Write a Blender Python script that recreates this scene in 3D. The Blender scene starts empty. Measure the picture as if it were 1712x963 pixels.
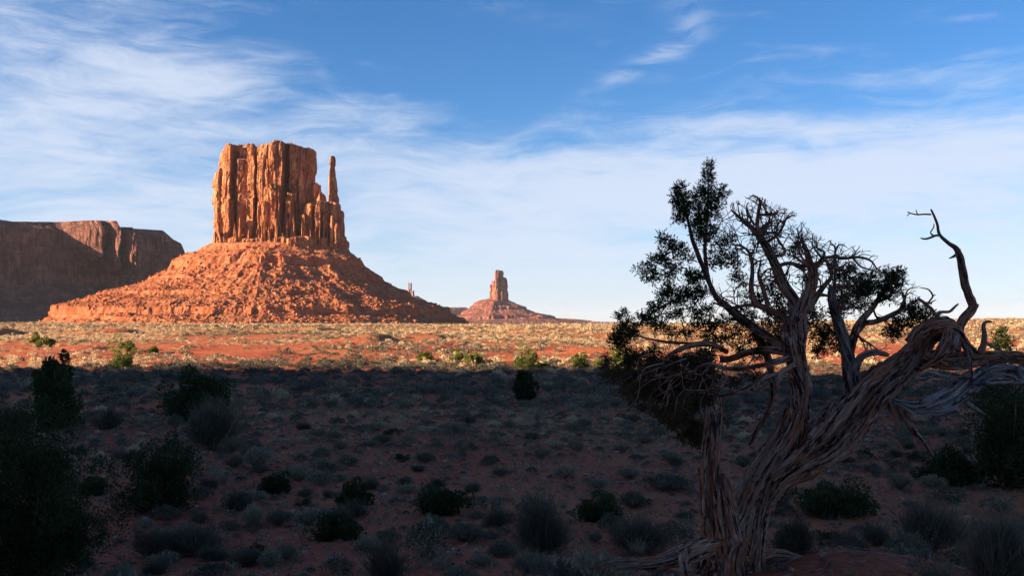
import bpy, math, random
import numpy as np
from mathutils import Vector, Matrix

random.seed(7)
RNG = np.random.default_rng(7)
SC = bpy.context.scene
COL = SC.collection

# ------------------------------------------------------------------ camera
FPX, CX, CY = 1664.0, 856.0, 481.5
PITCH = math.atan((541.0 - CY) / FPX)
cam_d = bpy.data.cameras.new('camera')
cam_d.sensor_width = 36.0
cam_d.lens = 36.0 * FPX / 1712.0
cam_d.clip_start = 0.1
cam_d.clip_end = 200000.0
cam = bpy.data.objects.new('camera', cam_d)
COL.objects.link(cam)
cam.location = (0, 0, 0)
cam.rotation_euler = (math.radians(90) + PITCH, 0, 0)
SC.camera = cam

# ------------------------------------------------------------------ light and exposure
SUN_EL = math.radians(14.0)
SUN_AZ = math.atan2(-0.95, -0.31)            # clockwise from +Y
SUNV = Vector((math.sin(SUN_AZ) * math.cos(SUN_EL), math.cos(SUN_AZ) * math.cos(SUN_EL), math.sin(SUN_EL)))
SC.view_settings.view_transform = 'Standard'
SC.view_settings.look = 'None'
SC.view_settings.gamma = 1.0
SC.view_settings.use_curve_mapping = False
SC.view_settings.exposure = 2.08
sun_d = bpy.data.lights.new('sun', 'SUN')
sun_d.energy = 4.25
sun_d.angle = math.radians(0.5)
sun_d.color = (1.0, 0.76, 0.50)
sun = bpy.data.objects.new('sun', sun_d)
COL.objects.link(sun)
sun.rotation_euler = SUNV.to_track_quat('Z', 'Y').to_euler()
sun.location = (-200, -100, 200)

SKY_STRENGTH = 0.05
world = bpy.data.worlds.new('World')
SC.world = world
world.use_nodes = True


class G:
    """small helper for building node graphs"""
    def __init__(self, nt):
        self.nt = nt
        nt.nodes.clear()

    def n(self, typ, **kw):
        nd = self.nt.nodes.new(typ)
        for k, v in kw.items():
            setattr(nd, k, v)
        return nd

    def l(self, a, b):
        self.nt.links.new(a, b)

    def put(self, sock, v):
        if isinstance(v, bpy.types.NodeSocket):
            self.l(v, sock)
        else:
            sock.default_value = v

    def math(self, op, a, b=0.0, c=0.0, clamp=False):
        m = self.n('ShaderNodeMath', operation=op)
        m.use_clamp = clamp
        for i, v in enumerate((a, b, c)):
            self.put(m.inputs[i], v)
        return m.outputs[0]

    def noise(self, vec, scale, detail=6, rough=0.55, dist=0.0, lac=2.0):
        t = self.n('ShaderNodeTexNoise')
        self.put(t.inputs['Vector'], vec)
        t.inputs['Scale'].default_value = scale
        t.inputs['Detail'].default_value = detail
        t.inputs['Roughness'].default_value = rough
        t.inputs['Distortion'].default_value = dist
        t.inputs['Lacunarity'].default_value = lac
        return t.outputs[0]

    def ss(self, x, lo, hi, a=0.0, b=1.0):
        m = self.n('ShaderNodeMapRange', interpolation_type='SMOOTHSTEP')
        self.put(m.inputs[0], x)
        for i, v in enumerate((lo, hi, a, b)):
            m.inputs[i + 1].default_value = v
        return m.outputs[0]

    def mix(self, f, a, b, mode='MIX'):
        m = self.n('ShaderNodeMix', data_type='RGBA', blend_type=mode)
        self.put(m.inputs[0], f)
        for i, v in ((6, a), (7, b)):
            if isinstance(v, bpy.types.NodeSocket):
                self.l(v, m.inputs[i])
            else:
                m.inputs[i].default_value = (v[0], v[1], v[2], 1.0)
        return m.outputs[2]

    def scale(self, vec, s, loc=(0, 0, 0), rot=0.0):
        m = self.n('ShaderNodeMapping')
        self.put(m.inputs[0], vec)
        m.inputs['Location'].default_value = loc
        m.inputs['Rotation'].default_value = (0, 0, rot)
        m.inputs['Scale'].default_value = s
        return m.outputs[0]


def build_world():
    g = G(world.node_tree)
    sky = g.n('ShaderNodeTexSky', sky_type='NISHITA')
    sky.sun_disc = False
    sky.sun_elevation = SUN_EL
    sky.sun_rotation = SUN_AZ % (2 * math.pi)
    sky.altitude = 1600
    sky.air_density = 1.0
    sky.dust_density = 0.6
    sky.ozone_density = 2.2
    tc = g.n('ShaderNodeTexCoord')
    sp = g.n('ShaderNodeSeparateXYZ')
    g.l(tc.outputs['Generated'], sp.inputs[0])
    x, y, z = sp.outputs
    az = g.math('ARCTAN2', x, y)
    el = g.math('ARCSINE', z)
    cb = g.n('ShaderNodeCombineXYZ')
    g.l(az, cb.inputs[0]); g.l(el, cb.inputs[1])
    P2 = cb.outputs[0]

    def pa(px): return math.atan((px - CX) / FPX)
    def pe(py): return math.atan((541 - py) / FPX)

    def blob(px, py, sx, sy, rot=0.0):
        # soft elliptical region of the sky, in radians of azimuth and elevation
        m = g.n('ShaderNodeMapping', vector_type='TEXTURE')
        g.l(P2, m.inputs[0])
        m.inputs['Location'].default_value = (pa(px), pe(py), 0)
        m.inputs['Rotation'].default_value = (0, 0, rot)
        m.inputs['Scale'].default_value = (sx / FPX, sy / FPX, 1)
        v = g.n('ShaderNodeVectorMath', operation='DOT_PRODUCT')
        g.l(m.outputs[0], v.inputs[0]); g.l(m.outputs[0], v.inputs[1])
        return g.math('EXPONENT', g.math('MULTIPLY', v.outputs['Value'], -1.0))

    # drifting warp so that the streaks are not ruled lines
    warp = g.n('ShaderNodeTexNoise')
    g.l(P2, warp.inputs['Vector'])
    warp.inputs['Scale'].default_value = 5.0
    warp.inputs['Detail'].default_value = 4
    vm = g.n('ShaderNodeVectorMath', operation='MULTIPLY_ADD')
    g.l(warp.outputs['Color'], vm.inputs[0])
    vm.inputs[1].default_value = (0.10, 0.05, 0)
    g.l(P2, vm.inputs[2])
    W = vm.outputs[0]
    n1 = g.noise(g.scale(W, (2.0, 11, 1), (0.3, 0.1, 0), math.radians(-5)), 2.6, 9, 0.60, 0.5)     # long streaks
    n2 = g.noise(g.scale(W, (5, 24, 1), (1.3, 0.7, 0), math.radians(8)), 2.4, 9, 0.66, 0.6)        # fine fibres
    n3 = g.noise(g.scale(P2, (2.4, 4.5, 1), (4.3, 2.7, 0)), 1.6, 5, 0.5)
    low = g.math('MULTIPLY', g.ss(el, pe(470), pe(180), 1.0, 0.0), g.ss(y, 0.35, 0.75))      # the veil of cloud lies ahead only
    streak = g.math('ADD', g.math('MULTIPLY', n1, 0.52), g.math('MULTIPLY', n2, 0.48))

    def add(*a):
        r = a[0]
        for b in a[1:]:
            r = g.math('ADD', r, b)
        return r

    def mul(a, b): return g.math('MULTIPLY', a, b)
    cover = add(
        mul(blob(60, 190, 420, 120, 0.10), 0.55),
        mul(blob(20, 70, 170, 50, -0.25), 0.25),
        mul(blob(270, 140, 150, 28, -0.12), 0.40),
        mul(blob(900, 290, 560, 75, -0.02), 0.50),
        mul(blob(600, 190, 130, 26, -0.04), 0.36),
        mul(blob(1480, 290, 480, 62, 0.10), 0.55),
        mul(blob(1560, 155, 150, 18, 0.02), 0.22),
        mul(blob(1250, 215, 330, 20, -0.03), 0.30),
        mul(low, 0.74))
    clear = add(mul(blob(760, 70, 420, 110, 0.0), 0.35), mul(blob(1420, 60, 330, 90, 0.0), 0.12),
                mul(blob(455, 185, 60, 22, 0.2), 0.3))
    dens = add(g.math('SUBTRACT', cover, clear), mul(g.math('SUBTRACT', streak, 0.5), 2.5),
               mul(g.math('SUBTRACT', n3, 0.5), 0.35))
    dens = g.ss(dens, -0.12, 1.0)
    # two thin curls of cirrus
    n4 = g.noise(g.scale(W, (9, 30, 1), (2.3, 3.7, 0), math.radians(-30)), 2.2, 8, 0.62, 0.5)
    n5 = g.ss(n4, 0.36, 0.70)
    wisp = add(mul(blob(1075, 108, 95, 15, 0.42), 1.1), mul(blob(1145, 62, 75, 22, 1.0), 0.5), mul(blob(1150, 25, 60, 25, -0.6), 0.4),
               mul(blob(1320, 90, 55, 4, -0.12), 0.8), mul(blob(1670, 74, 60, 5, -0.06), 0.8),
               mul(blob(860, 15, 110, 14, -0.12), 0.35), mul(blob(300, 182, 150, 5, -0.12), 0.6))
    wisp = mul(wisp, n5)
    dens = g.math('ADD', mul(dens, 0.86), mul(wisp, 0.40), clamp=True)
    cloud_col = (3.45, 3.85, 4.6)
    sat = g.n('ShaderNodeHueSaturation')
    sat.inputs['Saturation'].default_value = 1.27
    g.l(sky.outputs[0], sat.inputs['Color'])
    tint = g.mix(1.0, sat.outputs[0], (0.72, 0.76, 0.88), 'MULTIPLY')
    c = g.mix(dens, tint, cloud_col)
    bg = g.n('ShaderNodeBackground')
    g.l(c, bg.inputs[0])
    bg.inputs[1].default_value = SKY_STRENGTH
    out = g.n('ShaderNodeOutputWorld')
    g.l(bg.outputs[0], out.inputs[0])


build_world()

# ------------------------------------------------------------------ projection helper
cp, spt = math.cos(PITCH), math.sin(PITCH)


def P(px, py, Y):
    """world point at depth Y (metres along +Y) seen at photo pixel px, py"""
    u = (np.asarray(px, float) - CX) / FPX
    v = (CY - np.asarray(py, float)) / FPX
    dy = cp - v * spt
    dz = spt + v * cp
    Y = np.asarray(Y, float)
    return np.stack([u / dy * Y, Y + 0 * u, dz / dy * Y], -1)


# ------------------------------------------------------------------ numeric noise
def _h(ix, iy, iz, seed):
    n = (ix.astype(np.int64) * 374761393 + iy.astype(np.int64) * 668265263 + iz.astype(np.int64) * 2147483647 + seed * 974711) & 0xFFFFFFFF
    n = ((n ^ (n >> 13)) * 1274126177) & 0xFFFFFFFF
    n = ((n ^ (n >> 16)) * 2246822519) & 0xFFFFFFFF
    n = n ^ (n >> 15)
    return (n & 0xFFFFFF) / float(0xFFFFFF)


def vn(x, y, z=0.0, seed=0):
    x, y, z = np.broadcast_arrays(np.asarray(x, float), np.asarray(y, float), np.asarray(z, float))
    fx, fy, fz = np.floor(x), np.floor(y), np.floor(z)
    tx, ty, tz = x - fx, y - fy, z - fz
    tx = tx * tx * tx * (tx * (tx * 6 - 15) + 10)
    ty = ty * ty * ty * (ty * (ty * 6 - 15) + 10)
    tz = tz * tz * (3 - 2 * tz)
    r = 0
    for dx in (0, 1):
        wx = tx if dx else 1 - tx
        for dy in (0, 1):
            wy = ty if dy else 1 - ty
            for dz in (0, 1):
                wz = tz if dz else 1 - tz
                r = r + wx * wy * wz * _h(fx + dx, fy + dy, fz + dz, seed)
    return r * 2 - 1


def fbm(x, y, z=0.0, octs=4, seed=0, gain=0.5):
    a, f, s, tot = 1.0, 1.0, 0, 0
    for i in range(octs):
        s = s + a * vn(x * f + 17.3 * i, y * f - 9.1 * i, np.asarray(z) * f + 3.7 * i, seed + i)
        tot += a
        a *= gain
        f *= 2.03
    return s / tot


def sst(x, a, b):
    t = np.clip((x - a) / (b - a), 0, 1)
    return t * t * (3 - 2 * t)


# ------------------------------------------------------------------ mesh helper
class MB:
    def __init__(self):
        self.v, self.f, self.g, self.n = [], [], [], 0
        self.tint = []

    def add(self, v, f, grain=None, tint=None):
        v = np.asarray(v, np.float32).reshape(-1, 3)
        f = np.asarray(f, np.int64)
        self.v.append(v)
        self.f.append(f + self.n)
        self.g.append(np.zeros_like(v) if grain is None else np.asarray(grain, np.float32).reshape(-1, 3))
        if tint is None:
            t = np.zeros(len(v), np.float32)
        else:
            t = np.broadcast_to(np.asarray(tint, np.float32), (len(v),))
        self.tint.append(t)
        self.n += len(v)

    def mesh(self, name, mat, smooth=False, sharp=None):
        v = np.concatenate(self.v)
        me = bpy.data.meshes.new(name)
        me.vertices.add(len(v))
        me.vertices.foreach_set('co', v.ravel())
        loops = np.concatenate([f.ravel() for f in self.f])
        sizes = np.concatenate([np.full(len(f), f.shape[1]) for f in self.f])
        me.loops.add(len(loops))
        me.loops.foreach_set('vertex_index', loops.astype(np.int32))
        me.polygons.add(len(sizes))
        st = np.concatenate([[0], np.cumsum(sizes)[:-1]]).astype(np.int32)
        me.polygons.foreach_set('loop_start', st)
        me.update(calc_edges=True)
        me.polygons.foreach_set('use_smooth', np.full(len(sizes), smooth, dtype=bool))
        a = me.attributes.new('grain', 'FLOAT_VECTOR', 'POINT')
        a.data.foreach_set('vector', np.concatenate(self.g).ravel())
        a = me.attributes.new('tint', 'FLOAT', 'POINT')
        a.data.foreach_set('value', np.concatenate(self.tint).astype(np.float32))
        me.materials.append(mat)
        if sharp is not None and smooth:
            me.set_sharp_from_angle(angle=math.radians(sharp))
        me.update()
        return me

    def build(self, name, mat, parent=None, smooth=False, sharp=None):
        o = bpy.data.objects.new(name, self.mesh(name, mat, smooth, sharp))
        COL.objects.link(o)
        if parent is not None:
            o.parent = parent
            o.matrix_parent_inverse = Matrix.Translation(parent.location).inverted()
        return o


def tag(o, label=None, cat=None, group=None, kind=None):
    if label: o['label'] = label
    if cat: o['category'] = cat
    if group: o['group'] = group
    if kind: o['kind'] = kind
    return o


def empty(name, loc, label, cat, group=None):
    o = bpy.data.objects.new(name, None)
    o.empty_display_size = 0.2
    COL.objects.link(o)
    o.location = [float(c) for c in loc]
    return tag(o, label, cat, group)


def grid_faces(nr, nc, wrap=False):
    i = np.arange(nr - 1)[:, None]
    j = np.arange(nc if wrap else nc - 1)[None, :]
    j2 = (j + 1) % nc
    a = i * nc + j
    b = i * nc + j2
    c = (i + 1) * nc + j2
    d = (i + 1) * nc + j
    return np.stack([a, b, c, d], -1).reshape(-1, 4)


# ------------------------------------------------------------------ materials
def principled(g, color, rough=0.9, bump=None, bstr=0.3, bdist=0.1, spec=0.2):
    b = g.n('ShaderNodeBsdfPrincipled')
    g.put(b.inputs['Base Color'], color if isinstance(color, bpy.types.NodeSocket) else (*color, 1))
    b.inputs['Roughness'].default_value = rough
    b.inputs['Specular IOR Level'].default_value = spec
    if bump is not None:
        bp = g.n('ShaderNodeBump')
        bp.inputs['Strength'].default_value = bstr
        bp.inputs['Distance'].default_value = bdist
        g.l(bump, bp.inputs['Height'])
        g.l(bp.outputs[0], b.inputs['Normal'])
    o = g.n('ShaderNodeOutputMaterial')
    g.l(b.outputs[0], o.inputs[0])
    return b


def newmat(name):
    m = bpy.data.materials.new(name)
    m.use_nodes = True
    return m, G(m.node_tree)


def mat_soil():
    m, g = newmat('red_desert_soil')
    tc = g.n('ShaderNodeTexCoord').outputs['Object']
    a = g.noise(tc, 0.035, 5, 0.6)
    b = g.noise(tc, 0.6, 6, 0.65)
    c = g.noise(tc, 9.0, 5, 0.7)
    d = g.noise(tc, 45.0, 3, 0.6)
    col = g.mix(g.ss(a, 0.35, 0.65), (0.42, 0.090, 0.042), (0.50, 0.16, 0.066))
    col = g.mix(g.math('MULTIPLY', g.ss(b, 0.50, 0.74), 0.5), col, (0.44, 0.15, 0.075))
    col = g.mix(g.math('MULTIPLY', g.ss(c, 0.48, 0.66), 0.7), col, (0.10, 0.026, 0.015))
    col = g.mix(g.math('MULTIPLY', g.ss(d, 0.60, 0.72), 0.5), col, (0.40, 0.27, 0.19))
    # far away the low dry grass colours the flat
    sp = g.n('ShaderNodeSeparateXYZ'); g.l(tc, sp.inputs[0])
    far = g.ss(sp.outputs[1], 120, 420)
    e = g.noise(g.scale(tc, (1, 0.35, 1)), 0.16, 6, 0.72)
    f = g.math('MULTIPLY', g.ss(e, 0.42, 0.58), far)
    col = g.mix(g.math('MULTIPLY', f, 0.8), col, (0.56, 0.36, 0.16))
    e2 = g.noise(g.scale(tc, (1, 0.3, 1), (31, 7, 0)), 0.33, 4, 0.7)
    f2 = g.math('MULTIPLY', g.ss(e2, 0.55, 0.66), g.ss(sp.outputs[1], 300, 800))
    col = g.mix(g.math('MULTIPLY', f2, 0.7), col, (0.11, 0.10, 0.05))
    h = g.math('ADD', g.math('MULTIPLY', b, 1.0), g.math('MULTIPLY', c, 0.25))
    h = g.math('ADD', h, g.math('MULTIPLY', d, 0.06))
    principled(g, col, 0.95, h, 1.0, 0.35, 0.1)
    return m


def mat_rock(name, base, dark, pale, sc=1.0, streak=0.7, strata=0.0, bd=1.5, vstreak=True):
    m, g = newmat(name)
    tc = g.n('ShaderNodeTexCoord').outputs['Object']
    vs = g.scale(tc, (1, 1, 0.10))
    hs = g.scale(tc, (0.06, 0.06, 1))
    a = g.noise(vs, 0.11 * sc, 6, 0.62, 0.6)
    b = g.noise(tc, 0.05 * sc, 6, 0.6)
    c = g.noise(vs, 0.45 * sc, 6, 0.65, 0.3)
    d = g.noise(tc, 0.55 * sc, 7, 0.7)
    e = g.noise(hs, 0.22 * sc, 5, 0.7)
    col = g.mix(g.ss(b, 0.38, 0.62), base, pale)
    if vstreak:
        col = g.mix(g.math('MULTIPLY', g.ss(a, 0.50, 0.68), streak), col, dark)
        col = g.mix(g.math('MULTIPLY', g.ss(c, 0.56, 0.70), streak * 0.6), col, dark)
    col = g.mix(g.math('MULTIPLY', g.ss(d, 0.55, 0.72), 0.5), col, dark)
    col = g.mix(g.math('MULTIPLY', g.ss(e, 0.50, 0.64), strata), col, dark)
    if vstreak:                                  # thin dark joints and varnish runs
        k1 = g.math('ABSOLUTE', g.math('SUBTRACT', g.noise(g.scale(tc, (1, 1, 0.05), (3, 9, 0)), 0.16 * sc, 5, 0.6, 0.3), 0.5))
        k2 = g.math('ABSOLUTE', g.math('SUBTRACT', g.noise(g.scale(tc, (1, 1, 0.25), (13, 2, 0)), 0.10 * sc, 4, 0.6, 0.6), 0.5))
        line = g.math('MAXIMUM', g.ss(k1, 0.022, 0.004), g.math('MULTIPLY', g.ss(k2, 0.014, 0.003), 0.7))
        col = g.mix(g.math('MULTIPLY', line, 0.85), col, [q * 0.55 for q in dark])
    h = g.math('ADD', g.math('MULTIPLY', d, 1.0), g.math('MULTIPLY', c, 1.0 if vstreak else 0.2))
    if vstreak:
        h = g.math('SUBTRACT', h, g.math('MULTIPLY', line, 0.8))
    h = g.math('ADD', h, g.math('MULTIPLY', e, 0.6 + strata))
    principled(g, col, 0.95, h, 1.0, bd, 0.08)
    return m


def mat_bark(name, red, grey, dark, amt):
    m, g = newmat(name)
    at = g.n('ShaderNodeAttribute', attribute_name='grain')
    v = at.outputs['Vector']
    a = g.noise(v, 26.0, 6, 0.65, 0.4)
    b = g.noise(v, 70.0, 4, 0.6, 0.2)
    tc = g.n('ShaderNodeTexCoord').outputs['Object']
    c = g.noise(tc, 2.4, 4, 0.6)
    col = g.mix(g.math('ADD', g.ss(c, 0.42, 0.60), amt, clamp=True), red, grey)
    brk = g.noise(tc, 14.0, 4, 0.7)               # where the strips of bark have torn off
    a = g.math('ADD', a, g.math('MULTIPLY', g.math('SUBTRACT', brk, 0.5), 0.22))
    col = g.mix(g.math('MULTIPLY', g.ss(a, 0.52, 0.43), 0.97), col, dark)
    col = g.mix(g.math('MULTIPLY', g.ss(b, 0.53, 0.62), 0.8), col, (0.62, 0.46, 0.36))
    h = g.math('ADD', a, g.math('MULTIPLY', b, 0.45))
    principled(g, col, 0.85, h, 1.0, 0.045, 0.15)
    return m


def mat_leaf(name, a, b, c=None, rough=0.85, vary=True):
    m, g = newmat(name)
    at = g.n('ShaderNodeAttribute', attribute_name='tint')
    oi = g.n('ShaderNodeObjectInfo')
    f = g.math('FRACT', g.math('ADD', at.outputs['Fac'], oi.outputs['Random'])) if vary else at.outputs['Fac']
    col = g.mix(f, a, b)
    if c is not None:
        col = g.mix(g.ss(f, 0.55, 0.90), col, c)
    bs = g.n('ShaderNodeBsdfPrincipled')
    g.l(col, bs.inputs['Base Color'])
    bs.inputs['Roughness'].default_value = rough
    bs.inputs['Specular IOR Level'].default_value = 0.1
    tr = g.n('ShaderNodeBsdfTranslucent')
    g.l(col, tr.inputs[0])
    mx = g.n('ShaderNodeMixShader')
    mx.inputs[0].default_value = 0.22
    g.l(bs.outputs[0], mx.inputs[1]); g.l(tr.outputs[0], mx.inputs[2])
    o = g.n('ShaderNodeOutputMaterial')
    g.l(mx.outputs[0], o.inputs[0])
    return m


M = dict(
    soil=mat_soil(),
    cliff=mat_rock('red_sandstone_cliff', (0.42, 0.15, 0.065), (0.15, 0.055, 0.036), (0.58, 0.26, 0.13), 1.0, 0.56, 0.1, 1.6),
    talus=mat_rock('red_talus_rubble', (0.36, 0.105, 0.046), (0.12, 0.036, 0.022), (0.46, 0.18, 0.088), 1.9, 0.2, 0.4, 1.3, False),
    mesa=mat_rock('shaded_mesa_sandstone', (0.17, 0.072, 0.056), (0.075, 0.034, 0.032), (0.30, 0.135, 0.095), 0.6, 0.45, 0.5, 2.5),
    farrock=mat_rock('far_butte_sandstone', (0.30, 0.10, 0.072), (0.13, 0.05, 0.045), (0.42, 0.18, 0.125), 0.35, 0.5, 0.45, 4.0),
    bark=mat_bark('shredded_juniper_bark', (0.42, 0.15, 0.078), (0.44, 0.25, 0.175), (0.035, 0.014, 0.010), -0.35),
    deadwood=mat_bark('weathered_grey_wood', (0.30, 0.19, 0.15), (0.37, 0.32, 0.30), (0.045, 0.032, 0.03), 0.1),
    juniper=mat_leaf('juniper_scale_leaves', (0.030, 0.040, 0.014), (0.055, 0.065, 0.024)),
    deadleaf=mat_leaf('dead_brown_juniper_leaves', (0.085, 0.055, 0.028), (0.12, 0.085, 0.04)),
    sage=mat_leaf('sagebrush_leaves', (0.085, 0.074, 0.052), (0.21, 0.18, 0.12), (0.33, 0.26, 0.17)),
    straw=mat_leaf('straw_coloured_scrub', (0.075, 0.072, 0.062), (0.33, 0.26, 0.165), (0.60, 0.46, 0.28), vary=False),
    rabbit=mat_leaf('rabbitbrush_stems', (0.075, 0.062, 0.044), (0.155, 0.128, 0.088)),
    green=mat_leaf('bright_green_bush_leaves', (0.12, 0.15, 0.035), (0.22, 0.22, 0.06)),
    dry=mat_leaf('dry_grass_blades', (0.40, 0.30, 0.18), (0.52, 0.42, 0.27)),
    stone=mat_rock('pale_stones', (0.30, 0.17, 0.12), (0.16, 0.08, 0.06), (0.42, 0.30, 0.24), 12.0, 0.2, 0.1, 0.03),
)

# ------------------------------------------------------------------ terrain
_lr = np.array([0.3, 4, 6, 8, 12, 16, 20, 26, 36, 60, 105, 130, 180, 260, 400, 560, 800, 1300, 3000, 8000, 90000])
_lz = np.array([-1.65, -1.8, -2.05, -2.40, -3.2, -3.85, -4.35, -4.75, -5.0, -5.15, -5.1, -4.7, -4.0, -2.9, -1.7, -1.0, -1.3, -2.3, -4, -7, -20])
SCARPS = [  # x of the drop, y, reach along y, height, length of the gentle side: sandy banks that drop away from the sun
    (-25.5, 196, 10, 1.7, 20), (-14, 214, 9, 1.2, 18), (-118, 236, 10, 1.8, 40), (-101, 262, 7, 1.2, 26), (-60, 320, 12, 0.9, 30),
    (6, 300, 12, 1.0, 28), (-66, 158, 5, 0.7, 18), (-8, 176, 7, 0.8, 15), (30, 240, 10, 1.0, 24), (-160, 390, 20, 1.0, 40), (-40, 420, 16, 0.8, 30),
    (14, 146, 5, 0.8, 14), (-34, 143, 4, 0.6, 14), (70, 330, 14, 1.2, 30)]


def ground(x, y):
    x = np.asarray(x, float); y = np.asarray(y, float)
    r = np.sqrt(x * x + y * y) + 1e-6
    lr = np.log(r)
    z = 0
    for k in (-0.14, -0.07, 0, 0.07, 0.14):
        z = z + np.interp(lr + k, np.log(_lr), _lz) / 5
    z = z + 0.56 * np.exp(-(((x - 2.7) / 1.8) ** 2 + ((y - 8.1) / 1.9) ** 2))
    z = z + 0.35 * np.exp(-(((x - 5.2) / 2.2) ** 2 + ((y - 9.5) / 2.5) ** 2))
    amp = np.interp(lr, np.log([1, 8, 30, 100, 300, 700, 3000]), [0.02, 0.06, 0.22, 0.42, 0.55, 0.6, 2.0])
    z = z + amp * fbm(x * 0.045, y * 0.045, 0.5, 3, 3)
    near = np.exp(-r / 60.0)
    z = z + near * (0.10 * fbm(x * 0.7, y * 0.7, 0.1, 4, 5))
    z = z + sst(r, 40, 120) * sst(-r, -900, -500) * 0.28 * fbm(x * 0.16, y * 0.16, 0.2, 3, 9)
    for bx, by, wy, h, ll in SCARPS:
        xx = x - bx - 2.5 * fbm(y * 0.12, 0.2, 0.4, 2, 71)
        z = z + h * np.exp(-((y - by) / wy) ** 2) * sst(xx, -ll, -3.0) * sst(-xx, -2.2, 1.5)
    z = z + 4.6 * np.exp(-(((x - 380) / 190) ** 2 + ((y - 700) / 230) ** 2))
    z = z + 1.2 * np.exp(-(((x + 320) / 120) ** 2 + ((y - 560) / 160) ** 2))
    # the mesa behind the viewpoint whose shadow covers the foreground
    rid = 110 + 6 * fbm(x * 0.012, 0.3, 0.2, 3, 21)
    top = 171 + 13 * fbm(x * 0.03, 1.1, 0.7, 4, 31)
    z = z + top * sst(-y, rid - 75, rid) * sst(-x, 40, 240) * sst(y, -1500, -900)
    return z


def hit(px, py, ymax=3000):
    """ground point seen at photo pixel px, py"""
    ys = np.geomspace(4.5, ymax, 2500)
    p = P(np.full_like(ys, px), np.full_like(ys, py), ys)
    gz = ground(p[:, 0], p[:, 1])
    i = np.argmax(p[:, 2] <= gz)
    if p[i, 2] > gz[i]:
        i = len(ys) - 1
    q = p[i].copy()
    q[2] = ground(q[0], q[1])
    return q


def build_ground():
    r = np.concatenate([np.linspace(0.3, 6, 16)[:-1], np.geomspace(6, 700, 470)[:-1], np.geomspace(700, 40000, 64)])
    a = np.concatenate([np.radians(np.arange(-38, 38, 0.16)), np.radians(np.arange(38, 322, 2.0))])
    R, A = np.meshgrid(r, a, indexing='ij')
    X, Yv = R * np.sin(A), R * np.cos(A)
    Z = ground(X, Yv)
    b = MB()
    f = grid_faces(len(r), len(a), True)[:, ::-1]
    b.add(np.stack([X, Yv, Z], -1), f)
    c0 = np.array([[0, 0, ground(0., 0.)]])
    idx = np.arange(len(a))
    b.add(c0, np.zeros((0, 3), int))
    b.f.append(np.stack([np.full(len(a), len(a) * len(r)), (idx + 1) % len(a), idx], -1))
    o = b.build('ground', M['soil'], smooth=True)
    tag(o, kind='structure')


build_ground()

# ------------------------------------------------------------------ rock building
RR = np.random.default_rng(11)


def pillar(b, x0, x1, yt, yb, Y, depth, seed, n=44, step=2.2, flute=2.2, taper=0.06, lean=0.0, power=3.2, dome=0.12, steps=2, xt=None, shear=0.0):
    """one weathered column or slab of a cliff: photo columns x0..x1, rows yt..yb, centre at depth Y"""
    rg = np.random.default_rng(seed)
    p0, p1 = P(x0, yb, Y), P(x1, yb, Y)
    pt = P((x0 + x1) / 2, yt, Y)
    cx, cy = (p0[0] + p1[0]) / 2, Y
    hw = abs(p1[0] - p0[0]) / 2
    zb, zt = p0[2] - 4, pt[2]
    nr = max(8, int((zt - zb) / step))
    t = np.linspace(0, 1, nr)
    th = np.linspace(0, 2 * np.pi, n, endpoint=False)
    # rounded, faceted plan
    c, s = np.cos(th), np.sin(th)
    rad = (np.abs(c) ** power + np.abs(s) ** power) ** (-1 / power)
    k = rg.integers(5, 8)
    fa = np.sort(rg.uniform(0, 2 * np.pi, k))
    fd = rg.uniform(0.80, 1.02, k)
    for q, dd in zip(fa, fd):
        cc = np.cos(th - q)
        with np.errstate(divide='ignore'):
            rad = np.where(cc > 0.2, np.minimum(rad, dd * 1.12 / np.maximum(cc, 0.2)), rad)
    T, TH = np.meshgrid(t, th, indexing='ij')
    Rr = np.broadcast_to(rad, T.shape).copy()
    tz = 1 - taper * T
    if xt is not None:                    # width at the top as a fraction
        tz = 1 - (1 - xt) * T
    for i in range(steps):                # ledges where slabs have fallen away
        zt_ = rg.uniform(0.35, 0.95); aa = rg.uniform(0, 2 * np.pi)
        Rr -= 0.10 * sst(T, zt_, zt_ + 0.02) * (np.cos(TH - aa) > 0.35)
    # rounded brow
    e = np.clip((T - (1 - dome)) / dome, 0, 1)
    Rr = Rr * tz * np.sqrt(np.clip(1 - 0.55 * e ** 3, 0, 1))
    x = cx + hw * Rr * np.cos(TH) + lean * T * hw
    y = cy + depth / 2 * Rr * np.sin(TH) + shear * hw * Rr * np.cos(TH)
    z = zb + (zt - zb) * T
    w = min(1.0, hw / 14)
    dn = flute * w * (1.5 * fbm(x * 0.06, y * 0.06, z * 0.012, 3, 41) + 1.1 * fbm(x * 0.22, y * 0.22, z * 0.03, 3, 43)
                      + 0.6 * fbm(x * 0.25, y * 0.25, z * 0.25, 3, 47) + 0.9 * np.sign(vn(x * .03, y * .03, z * 0.09, 49)) * 0.4)
    x = x + np.cos(TH) * dn
    y = y + np.sin(TH) * dn
    z = z + e * 1.6 * w * fbm(x * 0.12, y * 0.12, 0.3, 3, 51)
    V = np.stack([x, y, z], -1)
    rows = [V.reshape(-1, 3)]
    # top cap rings
    m = V[-1]
    cen = m.mean(0)
    caps = []
    for q in (0.72, 0.4, 0.1):
        ring = cen + (m - cen) * q
        ring[:, 2] = m[:, 2] * q + cen[2] * (1 - q) + (1 - q) * 1.2 * w + 1.5 * w * fbm(ring[:, 0] * 0.1, ring[:, 1] * 0.1, 0.7, 3, 53)
        caps.append(ring)
    V = np.concatenate([V.reshape(-1, 3)] + caps)
    f = grid_faces(nr + 3, n, True)
    b.add(V, f)
    last = (nr + 2) * n + np.arange(n)
    b.f.append(last[None, :] + (b.n - len(V)))


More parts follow.
